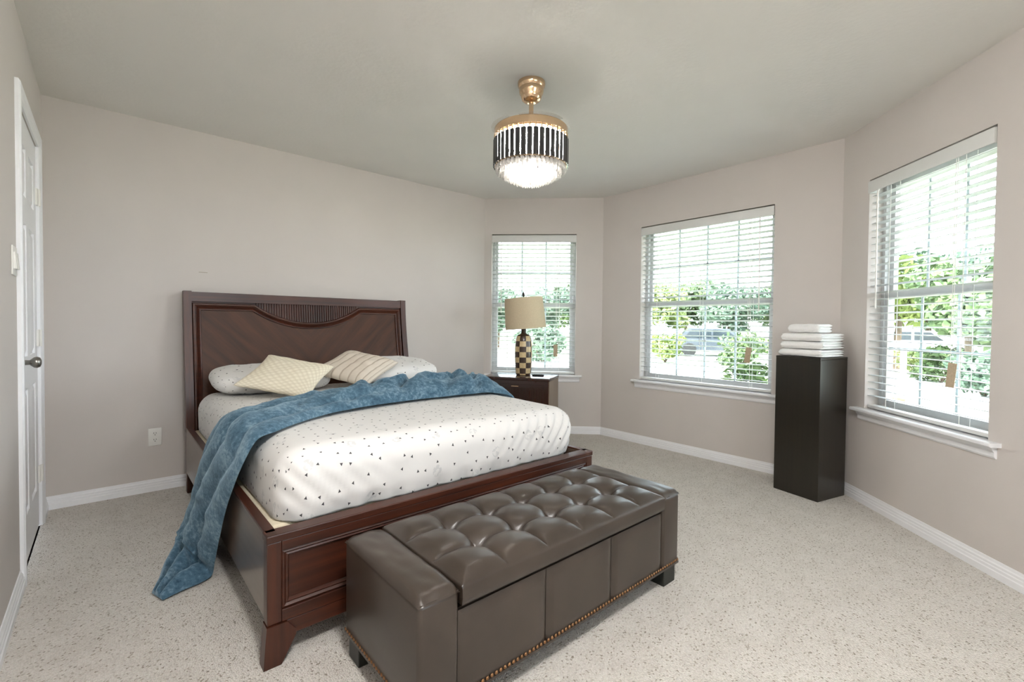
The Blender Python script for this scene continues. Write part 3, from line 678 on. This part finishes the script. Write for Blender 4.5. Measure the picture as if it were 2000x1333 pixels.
def blanket(s, c):
    Rp, Fp, h, up_, tw = station(s)
    if c <= .72:
        u = c/.72
        base = Rp+(Fp-Rp)*u
        crest = math.sin(pi*u)**.55
        i = s*(len(ST)-1)
        # long folds (on the hanging part) and wrapped, diagonal folds (on the rolled part)
        ph = .35*nz(i*.45, 7)
        lf = 1-abs(math.sin(pi*(3.15*u+.15+ph)))**.8
        ll = (abs(math.sin(pi*(3.0*u+.2+ph+.04*i)))**.7)
        roll = abs(math.sin(pi*(1.25*u-i*.85+.8*nz(i*.9, u*2, 3))))**.55
        k = crest*((1-tw)*(.32+.68*ll)+tw*(.58+.48*roll))
        k += crest*.16*nz(i*2.4, u*5, 9)-crest*.22*tw*math.exp(-((u-.45-.25*math.sin(i*2.3))/.045)**2)
        p = base+up_*h*max(.02, k)
        side = (Fp-Rp).normalized()
        p += side*(.012*crest*nz(i*1.5, u*4, 5))
        p += (.006*tw*crest)*Vector((nz(i*5, u*6), nz(i*5, u*6, 3), nz(i*5, u*6, 6)))
        return p
    u = (c-.72)/.28
    return Fp+(Rp-Fp)*u+up_*h*.02
m = MB(); V = m.grid(blanket, NS, NU, cv=True)
m.bm.faces.new(V[0]); m.bm.faces.new(V[-1][::-1])
tag(m.obj('blanket', 'blanket', smooth=80), label='blue plush throw blanket bunched across the bed and trailing to the carpet', cat='blanket')

# ------------------------------------------------------------------ tufted bench
BX0, BX1, BY0, BY1 = .603, 1.905, 1.045, 1.535
bn = root('storage_bench', ((BX0+BX1)/2, (BY0+BY1)/2, 0), 0, label='dark brown leather storage bench with tufted lid at the foot of the bed', cat='bench')
L2, D2 = (BX1-BX0)/2, (BY1-BY0)/2
for sx in (-1, 1):
    for sy in (-1, 1):
        x, y = sx*(L2-.055), sy*(D2-.05); m = MB(); m.box(x-.045, x+.045, y-.04, y+.04, 0, .082, bev=.003); m.obj('bench_leg', 'black', bn)
ARM = .128
for sx in (-1, 1):
    a, b = sorted((sx*L2, sx*(L2-ARM)))
    m = MB(); m.box(a, b, -D2, D2, .08, .392, bev=.014, seg=3); arm = m.obj('bench_arm', 'leather', bn, smooth=40)
    def cap(u, v):
        p, q = 2*u-1, 2*v-1
        k = ((1-abs(p)**5)*(1-abs(q)**9))**.35
        return ((a+b)/2+p*(ARM/2+.001), q*(D2+.001), .388+.026*k+.003*nz(p*2, q*4, sx))
    m = MB(); m.grid(cap, 16, 30); m.obj('arm_cap', 'leather', arm, smooth=60)
    m = MB()
    for (x, y) in ((a, -D2), (b, -D2), (a, D2), (b, D2)): pass
    m.tube([(a+.004, -D2+.004, .391), (b-.004, -D2+.004, .391), (b-.004, D2-.004, .391), (a+.004, D2-.004, .391), (a+.004, -D2+.004, .391)], .003, 6); m.obj('arm_piping', 'leather', arm, smooth=60)
lx = L2-ARM
seams = [-lx, -lx/3, lx/3, lx]
for i in range(3):
    m = MB()
    def fp(u, v, a=seams[i]+.001, b=seams[i+1]-.001):
        p, q = 2*u-1, 2*v-1; k = ((1-abs(p)**10)*(1-abs(q)**10))**.4
        return (a+(b-a)*u, -D2+.010-.010*k, .082+.248*v)
    m.grid(fp, 22, 14); m.obj('front_panel', 'leather', bn, smooth=60)
lbox(bn, 'bench_body', 'leather', -lx, lx, -D2+.022, D2, .08, .330)
# lid: biscuit tufting, five by two buttons
LX0, LX1, LY0, LY1 = -lx+.004, lx-.004, -D2-.006, D2-.004
NBX, NBY = 6, 3
def lid_top(u, v):
    x = LX0+(LX1-LX0)*u; y = LY0+(LY1-LY0)*v
    gx, gy = u*NBX, v*NBY
    # distance to nearest inner crease lines
    cxl = min(abs(gx-k) for k in range(1, NBX)); cyl = min(abs(gy-k) for k in range(1, NBY))
    dxm = cxl*(LX1-LX0)/NBX; dym = cyl*(LY1-LY0)/NBY
    puff = (1-math.exp(-dxm/.016))*(1-math.exp(-dym/.016))
    btn = math.exp(-(dxm**2+dym**2)/(2*.024**2)); btn2 = math.exp(-(dxm**2+dym**2)/(2*.008**2))
    edge = min(u*(LX1-LX0), (1-u)*(LX1-LX0), v*(LY1-LY0), (1-v)*(LY1-LY0))
    dome = math.sin(pi*min(max(u, 0), 1))**.5*math.sin(pi*min(max(v, 0), 1))**.5
    crease_x = math.exp(-dxm/.005)*smooth01(edge/.03); crease_y = math.exp(-dym/.005)*smooth01(edge/.03)
    cell = (math.sin(pi*min(1, max(0, gx % 1)))**.6)*(math.sin(pi*(gy % 1))**.6)
    e = 1-math.exp(-edge/.012)
    z = .402+e*(.014+.006*dome)+.016*cell*smooth01(edge/.05)-.009*(crease_x+crease_y)-.021*btn-.009*btn2
    z += .0016*nz(x*18, y*18, 2)
    return (x, y, z)
m = MB(); V = m.grid(lid_top, 232, 112)
ring = [V[i][0] for i in range(232)]+[V[-1][j] for j in range(1, 112)]+[V[i][-1] for i in range(230, -1, -1)]+[V[0][j] for j in range(110, 0, -1)]
prev = ring
for zz_, ins in ((.396, -.002), (.37, -.003), (.352, -.001), (.346, .004)):
    nr = []
    for v in ring:
        cx_, cy_ = v.co.x, v.co.y
        x = min(max(cx_, LX0+ins), LX1-ins) if ins > 0 else cx_+(0 if LX0 < cx_ < LX1 else math.copysign(0, cx_))
        y = cy_-ins*(-1 if False else 0)
        if abs(cy_-LY0) < 1e-6: y = LY0+ins
        nr.append(m.bm.verts.new((x, y, zz_)))
    for k in range(len(ring)): m.bm.faces.new((prev[k], prev[(k+1) % len(ring)], nr[(k+1) % len(ring)], nr[k]))
    prev = nr
m.bm.faces.new(prev)
lid = m.obj('tufted_lid', 'leather', bn, smooth=60)
for i in range(1, NBX):
    for j in range(1, NBY):
        p = lid_top(i/NBX, j/NBY); m = MB(); m.lathe([(.011, -.002), (.011, .002), (.008, .0055), (0, .007)], 14); m.obj('button', 'leather', lid, (p[0], p[1], p[2]), smooth=60)
m = MB(); cnt = 0
def nail(p, n):
    n = Vector(n); a = n.orthogonal().normalized(); b = n.cross(a); p = Vector(p); c = m.bm.verts.new(p+n*.004)
    rg = [m.bm.verts.new(p+(a*math.cos(2*pi*k/8)+b*math.sin(2*pi*k/8))*.0064) for k in range(8)]
    md = [m.bm.verts.new(p+n*.0028+(a*math.cos(2*pi*k/8)+b*math.sin(2*pi*k/8))*.0042) for k in range(8)]
    for k in range(8): m.bm.faces.new((rg[k], rg[(k+1) % 8], md[(k+1) % 8], md[k])); m.bm.faces.new((md[k], md[(k+1) % 8], c))
NF = 77
for k in range(NF): nail((-L2+.008+(2*L2-.016)*k/(NF-1), -D2-.0005, .096), (0, -1, 0))
NSD = 29
for sg in (-1, 1):
    for k in range(NSD): nail((sg*(L2+.0005), -D2+.008+(2*D2-.016)*k/(NSD-1), .096), (sg, 0, 0))
tag(m.obj('nailhead_trim', 'brass', bn, smooth=60), kind='stuff')
m = MB(); m.box(-L2-.001, L2+.001, -D2-.001, D2+.001, .080, .089); m.obj('bottom_welt', 'leather', bn)

# ------------------------------------------------------------------ pedestal and towels
pr0 = math.atan2(-.076, .290)
PC = Vector((3.6295, 1.0435))
pd = root('pedestal', (PC.x, PC.y, 0), pr0, label='tall square espresso wood pedestal between the two right windows', cat='pedestal')
lbox(pd, 'column', 'espresso', -.15, .15, -.15, .15, 0, .918, bev=.002)
lbox(pd, 'top_board', 'espresso', -.1505, .1505, -.1505, .1505, .918, .932, bev=.002)
def towel(loc, rz, w_, d_, h_, seed, label):
    m = MB(); n = 3 if h_ > .045 else 2; lh = h_/n
    for k in range(n):
        def f(u, v, k=k):
            a = 2*u-1; t = 2*pi*v
            ca, sa = math.cos(t), math.sin(t)
            yy = (abs(ca)**.35)*math.copysign(1, ca)*(d_/2-.004*nz(a*3, k, seed)*3); zz_ = (abs(sa)**.7)*math.copysign(1, sa)*lh*.56
            e = (1-abs(a)**14)**.5
            sagx = .0015*nz(a*3+seed, t*.6, k)*2
            return (a*(w_/2+.006*nz(k*3.3, t*.8, seed)), yy*(.97+.03*e), lh*(k+.5)+zz_*(.25+.75*e)+sagx+.004*nz(a*2, yy*8, seed+k)*(1 if zz_ > 0 else .3))
        V = m.grid(f, 24, 28, cv=True)
        m.bm.faces.new(V[0]); m.bm.faces.new(V[-1][::-1])
    # outer fold wrapping the layers on the front
    def g(u, v):
        a = 2*u-1; t = pi/2+pi*v
        e = (1-abs(a)**16)**.5
        return (a*w_/2*1.004, -d_/2+.028+.036*math.cos(t)*(.9+.1*e)+.002*nz(a*3, v*2, seed), h_/2+math.sin(t)*h_*.525*(.6+.4*e)+.002*nz(a*4, v, seed))
    m.grid(g, 24, 12)
    o = m.obj('folded_towel', 'towel', None, loc, (0, 0, rz), smooth=70)
    return tag(o, label=label, cat='towel', group='white towels on the pedestal')
z = .9335
towel((3.625, 1.045, z), pr0-pi/2, .285, .255, .047, 1, 'white folded towel at the bottom of the stack on the pedestal'); z += .0525
towel((3.632, 1.04, z), pr0-pi/2+.03, .275, .258, .047, 2, 'white folded towel second from the bottom on the pedestal'); z += .0525
towel((3.632, 1.04, z), pr0-pi/2-.02, .27, .25, .050, 3, 'white folded towel third from the bottom on the pedestal'); z += .0555
towel((3.60, 1.045, z), pr0-pi/2+.04, .20, .16, .056, 4, 'small white folded towel topmost on the stack')

# ------------------------------------------------------------------ nightstand, lamp, remote
az = math.radians(58.8); dd = Vector((math.sin(az), math.cos(az))); ee = Vector((dd.y, -dd.x))
NC = Vector((2.947, 2.864))-ee*.32+dd*.205
nrz = math.atan2(ee.y, ee.x)
ns = root('nightstand', (NC.x, NC.y, 0), nrz, label='dark wood nightstand with reeded drawer front below the narrow window', cat='nightstand')
lbox(ns, 'cabinet', 'night', -.31, .31, -.19, .195, .10, .622, bev=.003)
m = MB(); m.box(-.32, .32, -.205, .205, .622, .65, bev=.006, seg=3); m.obj('table_top', 'night', ns, smooth=40)
for sx in (-1, 1):
    for sy in (-1, 1):
        m = MB(); m.prism([(.31, .10), (.315, 0), (.27, 0), (.24, .10)], lambda x, z: (sx*x, sy*.16-.03, z), lambda x, z: (sx*x, sy*.16+.03, z)); m.obj('nightstand_leg', 'night', ns)
M['side'] = wood('nightstand_side_taupe', lin(112, 96, 80), lin(128, 111, 94), (30, 30, 2), rough=.35)  # side panels lighter than the cabinet wood
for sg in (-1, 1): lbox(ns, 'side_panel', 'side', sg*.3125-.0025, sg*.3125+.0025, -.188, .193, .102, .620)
lbox(ns, 'front_rail', 'night', -.31, .31, -.198, -.19, .592, .622)
for sg in (-1, 1): lbox(ns, 'front_stile', 'night', sg*.29-.02, sg*.29+.02, -.198, -.19, .10, .592)
for (a, b) in ((.355, .588), (.115, .35)):
    dw = lbox(ns, 'drawer', 'night', -.268, .268, -.196, -.19, a, b)
    m = MB()
    for k in range(46):
        x = -.258+.516*k/45; m.prism([(.005*math.cos(t), -.004*math.sin(t)) for t in [pi*j/5 for j in range(6)]], lambda u, v: (x+u, -.196+v, a+.008), lambda u, v: (x+u, -.196+v, b-.03))
    tag(m.obj('reeded_front', 'night', dw, smooth=40), kind='stuff')
    lbox(dw, 'drawer_pull', 'gold', -.035, .035, -.206, -.196, b-.02, b-.012, bev=.002)
LMP = Vector((2.986, 3.248))
lp = root('table_lamp', (LMP.x, LMP.y, .651), 0, label='table lamp with checkered mosaic base and tilted beige drum shade', cat='lamp')
prof = [(.066, 0), (.070, .012), (.078, .10), (.081, .19), (.079, .28), (.072, .345), (.063, .372), (.050, .384), (.026, .394), (.022, .405), (.022, .452), (.010, .456), (.010, .47), (0, .47)]
m = MB(); m.lathe(prof, 40); lb_ = m.obj('lamp_base', 'lamp_body', lp, smooth=40)
def rad(z):
    for (r0, z0), (r1, z1) in zip(prof, prof[1:]):
        if z0 <= z <= z1: return r0+(r1-r0)*(z-z0)/(z1-z0+1e-9)
    return .02
rows = [(.004, .018)]+[(.020+.0505*k, .020+.0505*(k+1)-.0015) for k in range(7)]
rows[-1] = (rows[-1][0], .372)
az_cam = math.atan2(-LMP.y, -LMP.x)
for ri, (za, zb) in enumerate(rows):
    for c in range(8):
        t0 = az_cam+2*pi*(c-.62)/8+.012; t1 = az_cam+2*pi*(c+.38)/8-.012
        m = MB()
        fo = lambda u, v, o: (lambda t, z: ((rad(z)+o)*math.cos(t), (rad(z)+o)*math.sin(t), z))(t0+(t1-t0)*u, za+(zb-za)*v)
        Va = m.grid(lambda u, v: fo(u, v, .0022), 6, 3); Vb = m.grid(lambda u, v: fo(u, v, -.001), 6, 3)
        for i in range(5): m.bm.faces.new((Va[i][0], Va[i+1][0], Vb[i+1][0], Vb[i][0])); m.bm.faces.new((Va[i][2], Va[i+1][2], Vb[i+1][2], Vb[i][2]))
        for j in range(2): m.bm.faces.new((Va[0][j], Va[0][j+1], Vb[0][j+1], Vb[0][j])); m.bm.faces.new((Va[5][j], Va[5][j+1], Vb[5][j+1], Vb[5][j]))
        m.obj('mosaic_tile', 'tile_cream' if (ri+c) % 2 == 0 else 'tile_dark', lb_, smooth=40)
# shade: thin open drum, tilted in the plane facing the room
sh = root('lamp_shade', (.006, -.004, .585)); sh.parent = lp
m = MB()
V = m.grid(lambda u, v: (lambda r, t, z: (r*math.cos(t), r*math.sin(t), z))([.194, .181, .179, .192][int(round(v*3))] if True else 0, 2*pi*u, [-.145, .145, .145, -.145][int(round(v*3))]), 64, 4, cu=True)
for i in range(64): m.bm.faces.new((V[i][3], V[(i+1) % 64][3], V[(i+1) % 64][0], V[i][0]))
tilt_axis = Vector((math.cos(az_cam), math.sin(az_cam), 0))
qt = Matrix.Rotation(math.radians(5.0), 4, tilt_axis)
sd_ = m.obj('shade_fabric', 'shade', sh, smooth=40); sd_.rotation_euler = qt.to_euler()
m = MB(); m.lathe([(.004, -.13), (.004, .15), (.004, .155)], 10)
for k in range(3): t = 2*pi*k/3; m.tube([(0, 0, .145), (.180*math.cos(t), .180*math.sin(t), .140)], .002, 6)
o = m.obj('shade_harp', 'finial', sh, smooth=60); o.rotation_euler = qt.to_euler()
m = MB(); m.lathe([(.003, 0), (.011, .012), (.0125, .024), (.009, .040), (0, .050)], 16); o = m.obj('finial', 'finial', sh, tuple(qt @ Vector((0, 0, .155))), smooth=60)
rm = root('remote_control', (0, 0, .6505), 0, label='small black remote control lying on the nightstand', cat='remote')
rp = Vector((2.947, 2.864))-ee*.155+dd*.20; rm.location = (rp.x, rp.y, .6505); rm.rotation_euler = (0, 0, nrz+.12)
m = MB(); m.box(-.055, .055, -.02, .02, 0, .016, bev=.005, seg=3); m.obj('remote_body', 'remote', rm, smooth=50)
for k in range(4): lbox(rm, 'remote_button', 'slot', -.04+.022*k, -.028+.022*k, -.006, .006, .016, .0175)

# ------------------------------------------------------------------ chandelier fan
FX, FY = 1.746, 1.858
ch = root('chandelier_fan', (FX, FY, HC), 0, label='rose gold crystal chandelier fan hanging from the ceiling', cat='chandelier')
m = MB(); m.lathe([(0, 0), (.074, 0), (.075, -.010), (.073, -.022), (.066, -.032), (.067, -.040), (.064, -.060), (.058, -.068), (.057, -.076), (.050, -.094), (.036, -.104), (.016, -.108), (0, -.108)], 40); m.obj('canopy', 'gold', ch, smooth=35)
m = MB(); m.lathe([(.0125, -.100), (.0125, -.205)], 20); m.obj('down_rod', 'gold', ch, smooth=60)
m = MB(); m.lathe([(0, -.185), (.020, -.185), (.022, -.19), (.024, -.212), (.034, -.226), (.05, -.234), (.12, -.246), (.17, -.256), (0, -.262)], 40); m.obj('motor_housing', 'gold', ch, smooth=35)
m = MB(); V = None
m.lathe([(.17, -.250), (.197, -.254), (.200, -.258), (.200, -.292), (.197, -.296), (.188, -.296), (.188, -.262), (.17, -.258)], 64); m.obj('gold_ring', 'gold', ch, smooth=35)
for k in range(4):
    a0 = k*pi/2+.5
    m = MB()
    def bl_(u, v, zo): t = a0+u*1.25; r = .10+.105*v+.012*math.sin(pi*u); return (r*math.cos(t), r*math.sin(t), -.244+zo+.006*u-.010*v)
    Va = m.grid(lambda u, v: bl_(u, v, 0), 14, 4); Vb = m.grid(lambda u, v: bl_(u, v, .003), 14, 4)
    for i in range(13): m.bm.faces.new((Va[i][0], Va[i+1][0], Vb[i+1][0], Vb[i][0])); m.bm.faces.new((Va[i][3], Va[i+1][3], Vb[i+1][3], Vb[i][3]))
    for j in range(3): m.bm.faces.new((Va[0][j], Va[0][j+1], Vb[0][j+1], Vb[0][j])); m.bm.faces.new((Va[13][j], Va[13][j+1], Vb[13][j+1], Vb[13][j]))
    m.obj('fan_blade', 'blade', ch, smooth=50)
m = MB(); m.lathe([(.19, -.296), (.19, -.300), (.0, -.300), (0, -.296)], 48); m.obj('light_plate', 'gold', ch, smooth=35)
def prism_mesh(name, wd, dp, z0, z1, mat):
    m = MB(); m.prism([(-wd/2, 0), (-wd*.28, -dp/2), (wd*.28, -dp/2), (wd/2, 0), (wd*.28, dp/2), (-wd*.28, dp/2)], lambda x, y: (x, y, z0), lambda x, y: (x, y, z1))
    bmesh.ops.recalc_face_normals(m.bm, faces=m.bm.faces); me = bpy.data.meshes.new(name); m.bm.to_mesh(me); m.bm.free(); me.materials.append(M[mat]); return me
bkm = prism_mesh('black_crystal', .027, .011, -.455, -.318, 'blackglass')
NB = 40
for k in range(NB):
    t = 2*pi*k/NB; link('black_crystal', bkm, ch, (.199*math.cos(t), .199*math.sin(t), 0), (0, 0, t+pi/2))
hookm = prism_mesh('crystal_hook', .009, .009, -.322, -.292, 'gold')
for k in range(NB):
    t = 2*pi*k/NB; link('crystal_hook', hookm, ch, (.196*math.cos(t), .196*math.sin(t), 0), (0, 0, t+pi/2))
m = MB(); m.lathe([(.192, -.452), (.195, -.452), (.195, -.458), (.192, -.458), (.192, -.452)], 64)
m.obj('lower_ring', 'gold', ch, smooth=35)
random.seed(3)
for ti, (r, z0, z1, n) in enumerate(((.184, -.425, -.492, 44), (.160, -.425, -.508, 38), (.134, -.425, -.524, 32), (.106, -.48, -.538, 26), (.076, -.48, -.548, 18), (.042, -.50, -.556, 10), (.008, -.50, -.562, 3))):
    m = MB()
    for k in range(n):
        t = 2*pi*(k+.5*(ti % 2))/n; c, s_ = r*math.cos(t), r*math.sin(t); zz1 = z1+random.uniform(-.003, .003)
        rr = .0095
        for (za, zb, ra, rb_) in ((z0+random.uniform(-.006, .006), zz1, rr*.75, rr),):
            ph = random.random()*6
            top = [m.bm.verts.new((c+ra*math.cos(ph+2*pi*j/6), s_+ra*math.sin(ph+2*pi*j/6), za)) for j in range(6)]
            bot = [m.bm.verts.new((c+rb_*math.cos(ph+2*pi*j/6), s_+rb_*math.sin(ph+2*pi*j/6), zb+.012)) for j in range(6)]
            tip = m.bm.verts.new((c, s_, zb))
            m.bm.faces.new(top)
            for j in range(6): m.bm.faces.new((top[j], top[(j+1) % 6], bot[(j+1) % 6], bot[j])); m.bm.faces.new((bot[j], bot[(j+1) % 6], tip))
    tag(m.obj('crystal_tier', 'crystal', ch), kind='stuff')
m = MB(); m.lathe([(0, -.301), (.165, -.301), (.165, -.311), (.155, -.315), (0, -.315)], 48); m.obj('led_panel', 'led', ch, smooth=35)
for k in range(5):
    t = 2*pi*k/5+.3; m = MB(); m.lathe([(0, -.02), (.012, -.017), (.019, -.004), (.019, .004), (.012, .017), (0, .02)], 16); m.obj('bulb', 'bulb', ch, (.09*math.cos(t), .09*math.sin(t), -.455), smooth=80)
m = MB(); m.lathe([(0, -.02), (.014, -.017), (.022, -.004), (.022, .004), (.014, .017), (0, .02)], 16); m.obj('bulb', 'bulb', ch, (0, 0, -.475), smooth=80)

dl = root('fill_lamp', (.32, .02, HC), 0, label='round ceiling fill lamp added out of view above the viewpoint', cat='lamp')  # unseen lamp added over the viewpoint to brighten the room
m = MB(); m.lathe([(0, 0), (.21, 0), (.21, -.02), (.19, -.03), (0, -.03)], 36); m.obj('fill_lamp_plate', 'nickel', dl, smooth=40)
m = MB(); m.lathe([(.185, -.03), (.18, -.06), (.15, -.09), (.09, -.112), (0, -.12)], 36); m.obj('fill_lamp_glass', 'dome', dl, smooth=60)

# ------------------------------------------------------------------ outside
random.seed(11)
def crown_mesh(name, rx, rz_, n, leafsz, mat, seed):
    random.seed(seed); bm = bmesh.new()
    blobs = [(Vector((random.gauss(0, .42)*rx, random.gauss(0, .42)*rx, random.uniform(-.6, .75)*rz_)), random.uniform(.32, .55)) for _ in range(16)]
    for _ in range(n):
        c, br = random.choice(blobs)
        d = Vector((random.gauss(0, 1), random.gauss(0, 1), random.gauss(0, 1))).normalized()
        p = c+Vector((d.x*br*rx, d.y*br*rx, d.z*br*rz_))*random.uniform(.7, 1.05)
        a = Vector((random.gauss(0, 1), random.gauss(0, 1), random.gauss(0, 1))).normalized(); b = a.orthogonal().normalized(); sz = leafsz*random.uniform(.6, 1.3)
        bm.faces.new([bm.verts.new(p+a*sz), bm.verts.new(p+b*sz*.55), bm.verts.new(p-a*sz), bm.verts.new(p-b*sz*.55)])
    me = bpy.data.meshes.new(name); bm.to_mesh(me); bm.free(); me.materials.append(M[mat]); return me
crowns = [crown_mesh('crown', 2.0, 1.7, 5200, .17, 'leaf_a', 1), crown_mesh('crown', 2.0, 1.8, 5200, .17, 'leaf_b', 2), crown_mesh('crown', 2.0, 1.6, 5200, .17, 'leaf_c', 3)]
m = MB(); m.tube([(0, 0, 0), (.05, .03, 1.0), (-.03, .05, 2.0), (.08, 0, 3.2)], [.16, .13, .11, .05], 8)
m.tube([(0, .04, 1.6), (.5, .2, 2.5), (.8, .3, 3.1)], [.07, .05, .02], 6); m.tube([(0, .04, 1.9), (-.5, -.2, 2.7), (-.7, -.4, 3.3)], [.06, .045, .02], 6)
bmesh.ops.recalc_face_normals(m.bm, faces=m.bm.faces); trunk = bpy.data.meshes.new('trunk'); m.bm.to_mesh(trunk); m.bm.free(); trunk.materials.append(M['bark'])
kindword = ['mid green', 'yellow green', 'grey green']
def tree(px, dist, sc, k, label):
    p = place(px, dist); o = root('tree', (p.x, p.y, GZ), random.uniform(0, 6), label=label, cat='tree', group='trees across the street'); o.scale = (sc, sc, sc)
    link('trunk', trunk, o); link('crown', crowns[k], o, (0, 0, 2.9)); return o
tree(972, 30, .8, 2, 'grey green tree left of the lamp, beyond the narrow window')
tree(1062, 24, .72, 2, 'grey green tree right of the lamp, beyond the narrow window')
tree(1118, 33, .9, 0, 'mid green tree at the right side of the narrow window')
tree(1262, 30, .95, 1, 'yellow green tree at the left side of the middle window')
tree(1340, 33, 1.0, 0, 'mid green tree left of centre in the middle window')
tree(1425, 27, .85, 2, 'grey green tree right of centre in the middle window')
tree(1510, 36, 1.05, 0, 'mid green tree at the right side of the middle window')
tree(1752, 17, .9, 1, 'yellow green tree at the left side of the right window')
tree(1815, 26, 1.25, 2, 'grey green tree in the middle of the right window')
tree(1890, 13, .72, 0, 'mid green tree at the right of the right window')
tree(1950, 20, 1.1, 2, 'grey green tree at the far right of the right window')
shm = [crown_mesh('leaves', .6, .5, 1500, .075, 'leaf_a', 5), crown_mesh('leaves', .6, .45, 1500, .075, 'leaf_b', 6), crown_mesh('leaves', .6, .5, 1500, .075, 'leaf_c', 7)]
m = MB()
for k in range(5): t = 2*pi*k/5; m.tube([(0, 0, 0), (.15*math.cos(t), .15*math.sin(t), .25), (.3*math.cos(t), .3*math.sin(t), .55)], [.02, .015, .008], 5)
bmesh.ops.recalc_face_normals(m.bm, faces=m.bm.faces); stems = bpy.data.meshes.new('stems'); m.bm.to_mesh(stems); m.bm.free(); stems.materials.append(M['bark'])
def shrub(px, dist, sc, k, label):
    p = place(px, dist); o = root('shrub', (p.x, p.y, GZ), random.uniform(0, 6), label=label, cat='shrub', group='shrubs on the lawn'); o.scale = (sc, sc, sc)
    link('stems', stems, o); link('leaves', shm[k], o, (0, 0, .5))
shrub(1480, 7.2, .9, 0, 'leafy shrub low at the right of the middle window')
shrub(1300, 19, 1.2, 1, 'yellow green shrub low at the left of the middle window')
shrub(1450, 18, 1.2, 0, 'green shrub low in the centre of the middle window')
shrub(1060, 18, 1.5, 2, 'grey green shrub low in the narrow window right of the lamp')
shrub(1840, 12.5, 1.0, 0, 'green shrub behind the pale fence in the right window')
shrub(1925, 10, 1.0, 2, 'grey green shrub at the right end of the pale fence')
shrub(1795, 15, .9, 1, 'yellow green shrub beside the white post')
# low pale fence seen through the right window
f0, f1 = place(1738, 8.8), place(1905, 7.6); fl = (f1-f0).length; fr = math.atan2((f1-f0).y, (f1-f0).x)
fe = root('picket_fence', (f0.x, f0.y, GZ), fr, label='low pale picket fence outside the right window', cat='fence')
for z in (.12, .36): lbox(fe, 'fence_rail', 'fence', 0, fl, -.02, .02, z, z+.05)
m = MB(); m.prism([(-.035, 0), (.035, 0), (.035, .42), (0, .47), (-.035, .42)], lambda x, z: (x, -.036, z), lambda x, z: (x, -.02, z)); k0 = m.obj('picket', 'fence', fe, (.04, 0, 0))
npk = int(fl/.11)
for k in range(1, npk): link('picket', k0.data, fe, (.04+(fl-.08)*k/(npk-1), 0, 0))
pp = place(1752, 8.1); po = root('flower_pot', (pp.x, pp.y, GZ), 0, label='terracotta red pot at the left end of the pale fence', cat='pot')
m = MB(); m.lathe([(0, 0), (.08, 0), (.12, .22), (.135, .22), (.135, .26), (.11, .26), (.10, .22), (0, .20)], 20); m.obj('pot_body', 'terracotta', po, smooth=40)
pp = place(1766, 10.2); ml = root('mailbox', (pp.x, pp.y, GZ), 0, label='white mailbox on a post outside the right window', cat='mailbox')
lbox(ml, 'post', 'trim', -.05, .05, -.05, .05, 0, 1.0)
m = MB(); m.prism([(-.09, 0), (.09, 0), (.09, .12)]+[(.09*math.cos(t), .12+.09*math.sin(t)) for t in [pi*k/8 for k in range(1, 8)]]+[(-.09, .12)], lambda x, z: (x, -.24, 1.0+z), lambda x, z: (x, .24, 1.0+z)); m.obj('mailbox_body', 'trim', ml)
def car(px, dist, rz, paint, label):
    p = place(px, dist); c = root('parked_car', (p.x, p.y, GZ+.0), rz, label=label, cat='car', group='parked cars across the street')
    body = [(-2.2, .32), (2.15, .32), (2.2, .55), (2.1, .72), (1.2, .86), (-2.0, .9), (-2.2, .7)]
    cab = [(-1.9, .88), (1.15, .86), (.45, 1.38), (-1.35, 1.42)]
    m = MB(); m.prism(body, lambda x, z: (x, -.86, z), lambda x, z: (x, .86, z)); b = m.obj('car_body', paint, c)
    m = MB(); m.prism(cab, lambda x, z: (x, -.74, z), lambda x, z: (x, .74, z)); m.obj('car_cabin', paint, c)
    for sg in (-1, 1):
        for q in ([(-1.6, .92), (-.35, .92), (-.35, 1.33), (-1.25, 1.34)], [(-.25, .92), (.85, .92), (.38, 1.30), (-.25, 1.33)]):
            m = MB(); m.prism(q, lambda x, z: (x, sg*.742, z), lambda x, z: (x, sg*.755, z)); m.obj('car_window', 'car_glass', c)
    for x in (-1.35, 1.35):
        for sg in (-1, 1):
            m = MB(); m.lathe([(0, -.1), (.22, -.1), (.33, -.08), (.33, .08), (.22, .1), (0, .1)], 20); m.obj('wheel', 'tyre', c, (x, sg*.80, .33), (pi/2, 0, 0), smooth=40)
car(1400, 23.5, math.radians(-58), 'car_dark', 'dark parked car across the street in the middle window')
car(1790, 23, math.radians(-70), 'car_white', 'white parked car beyond the right window')
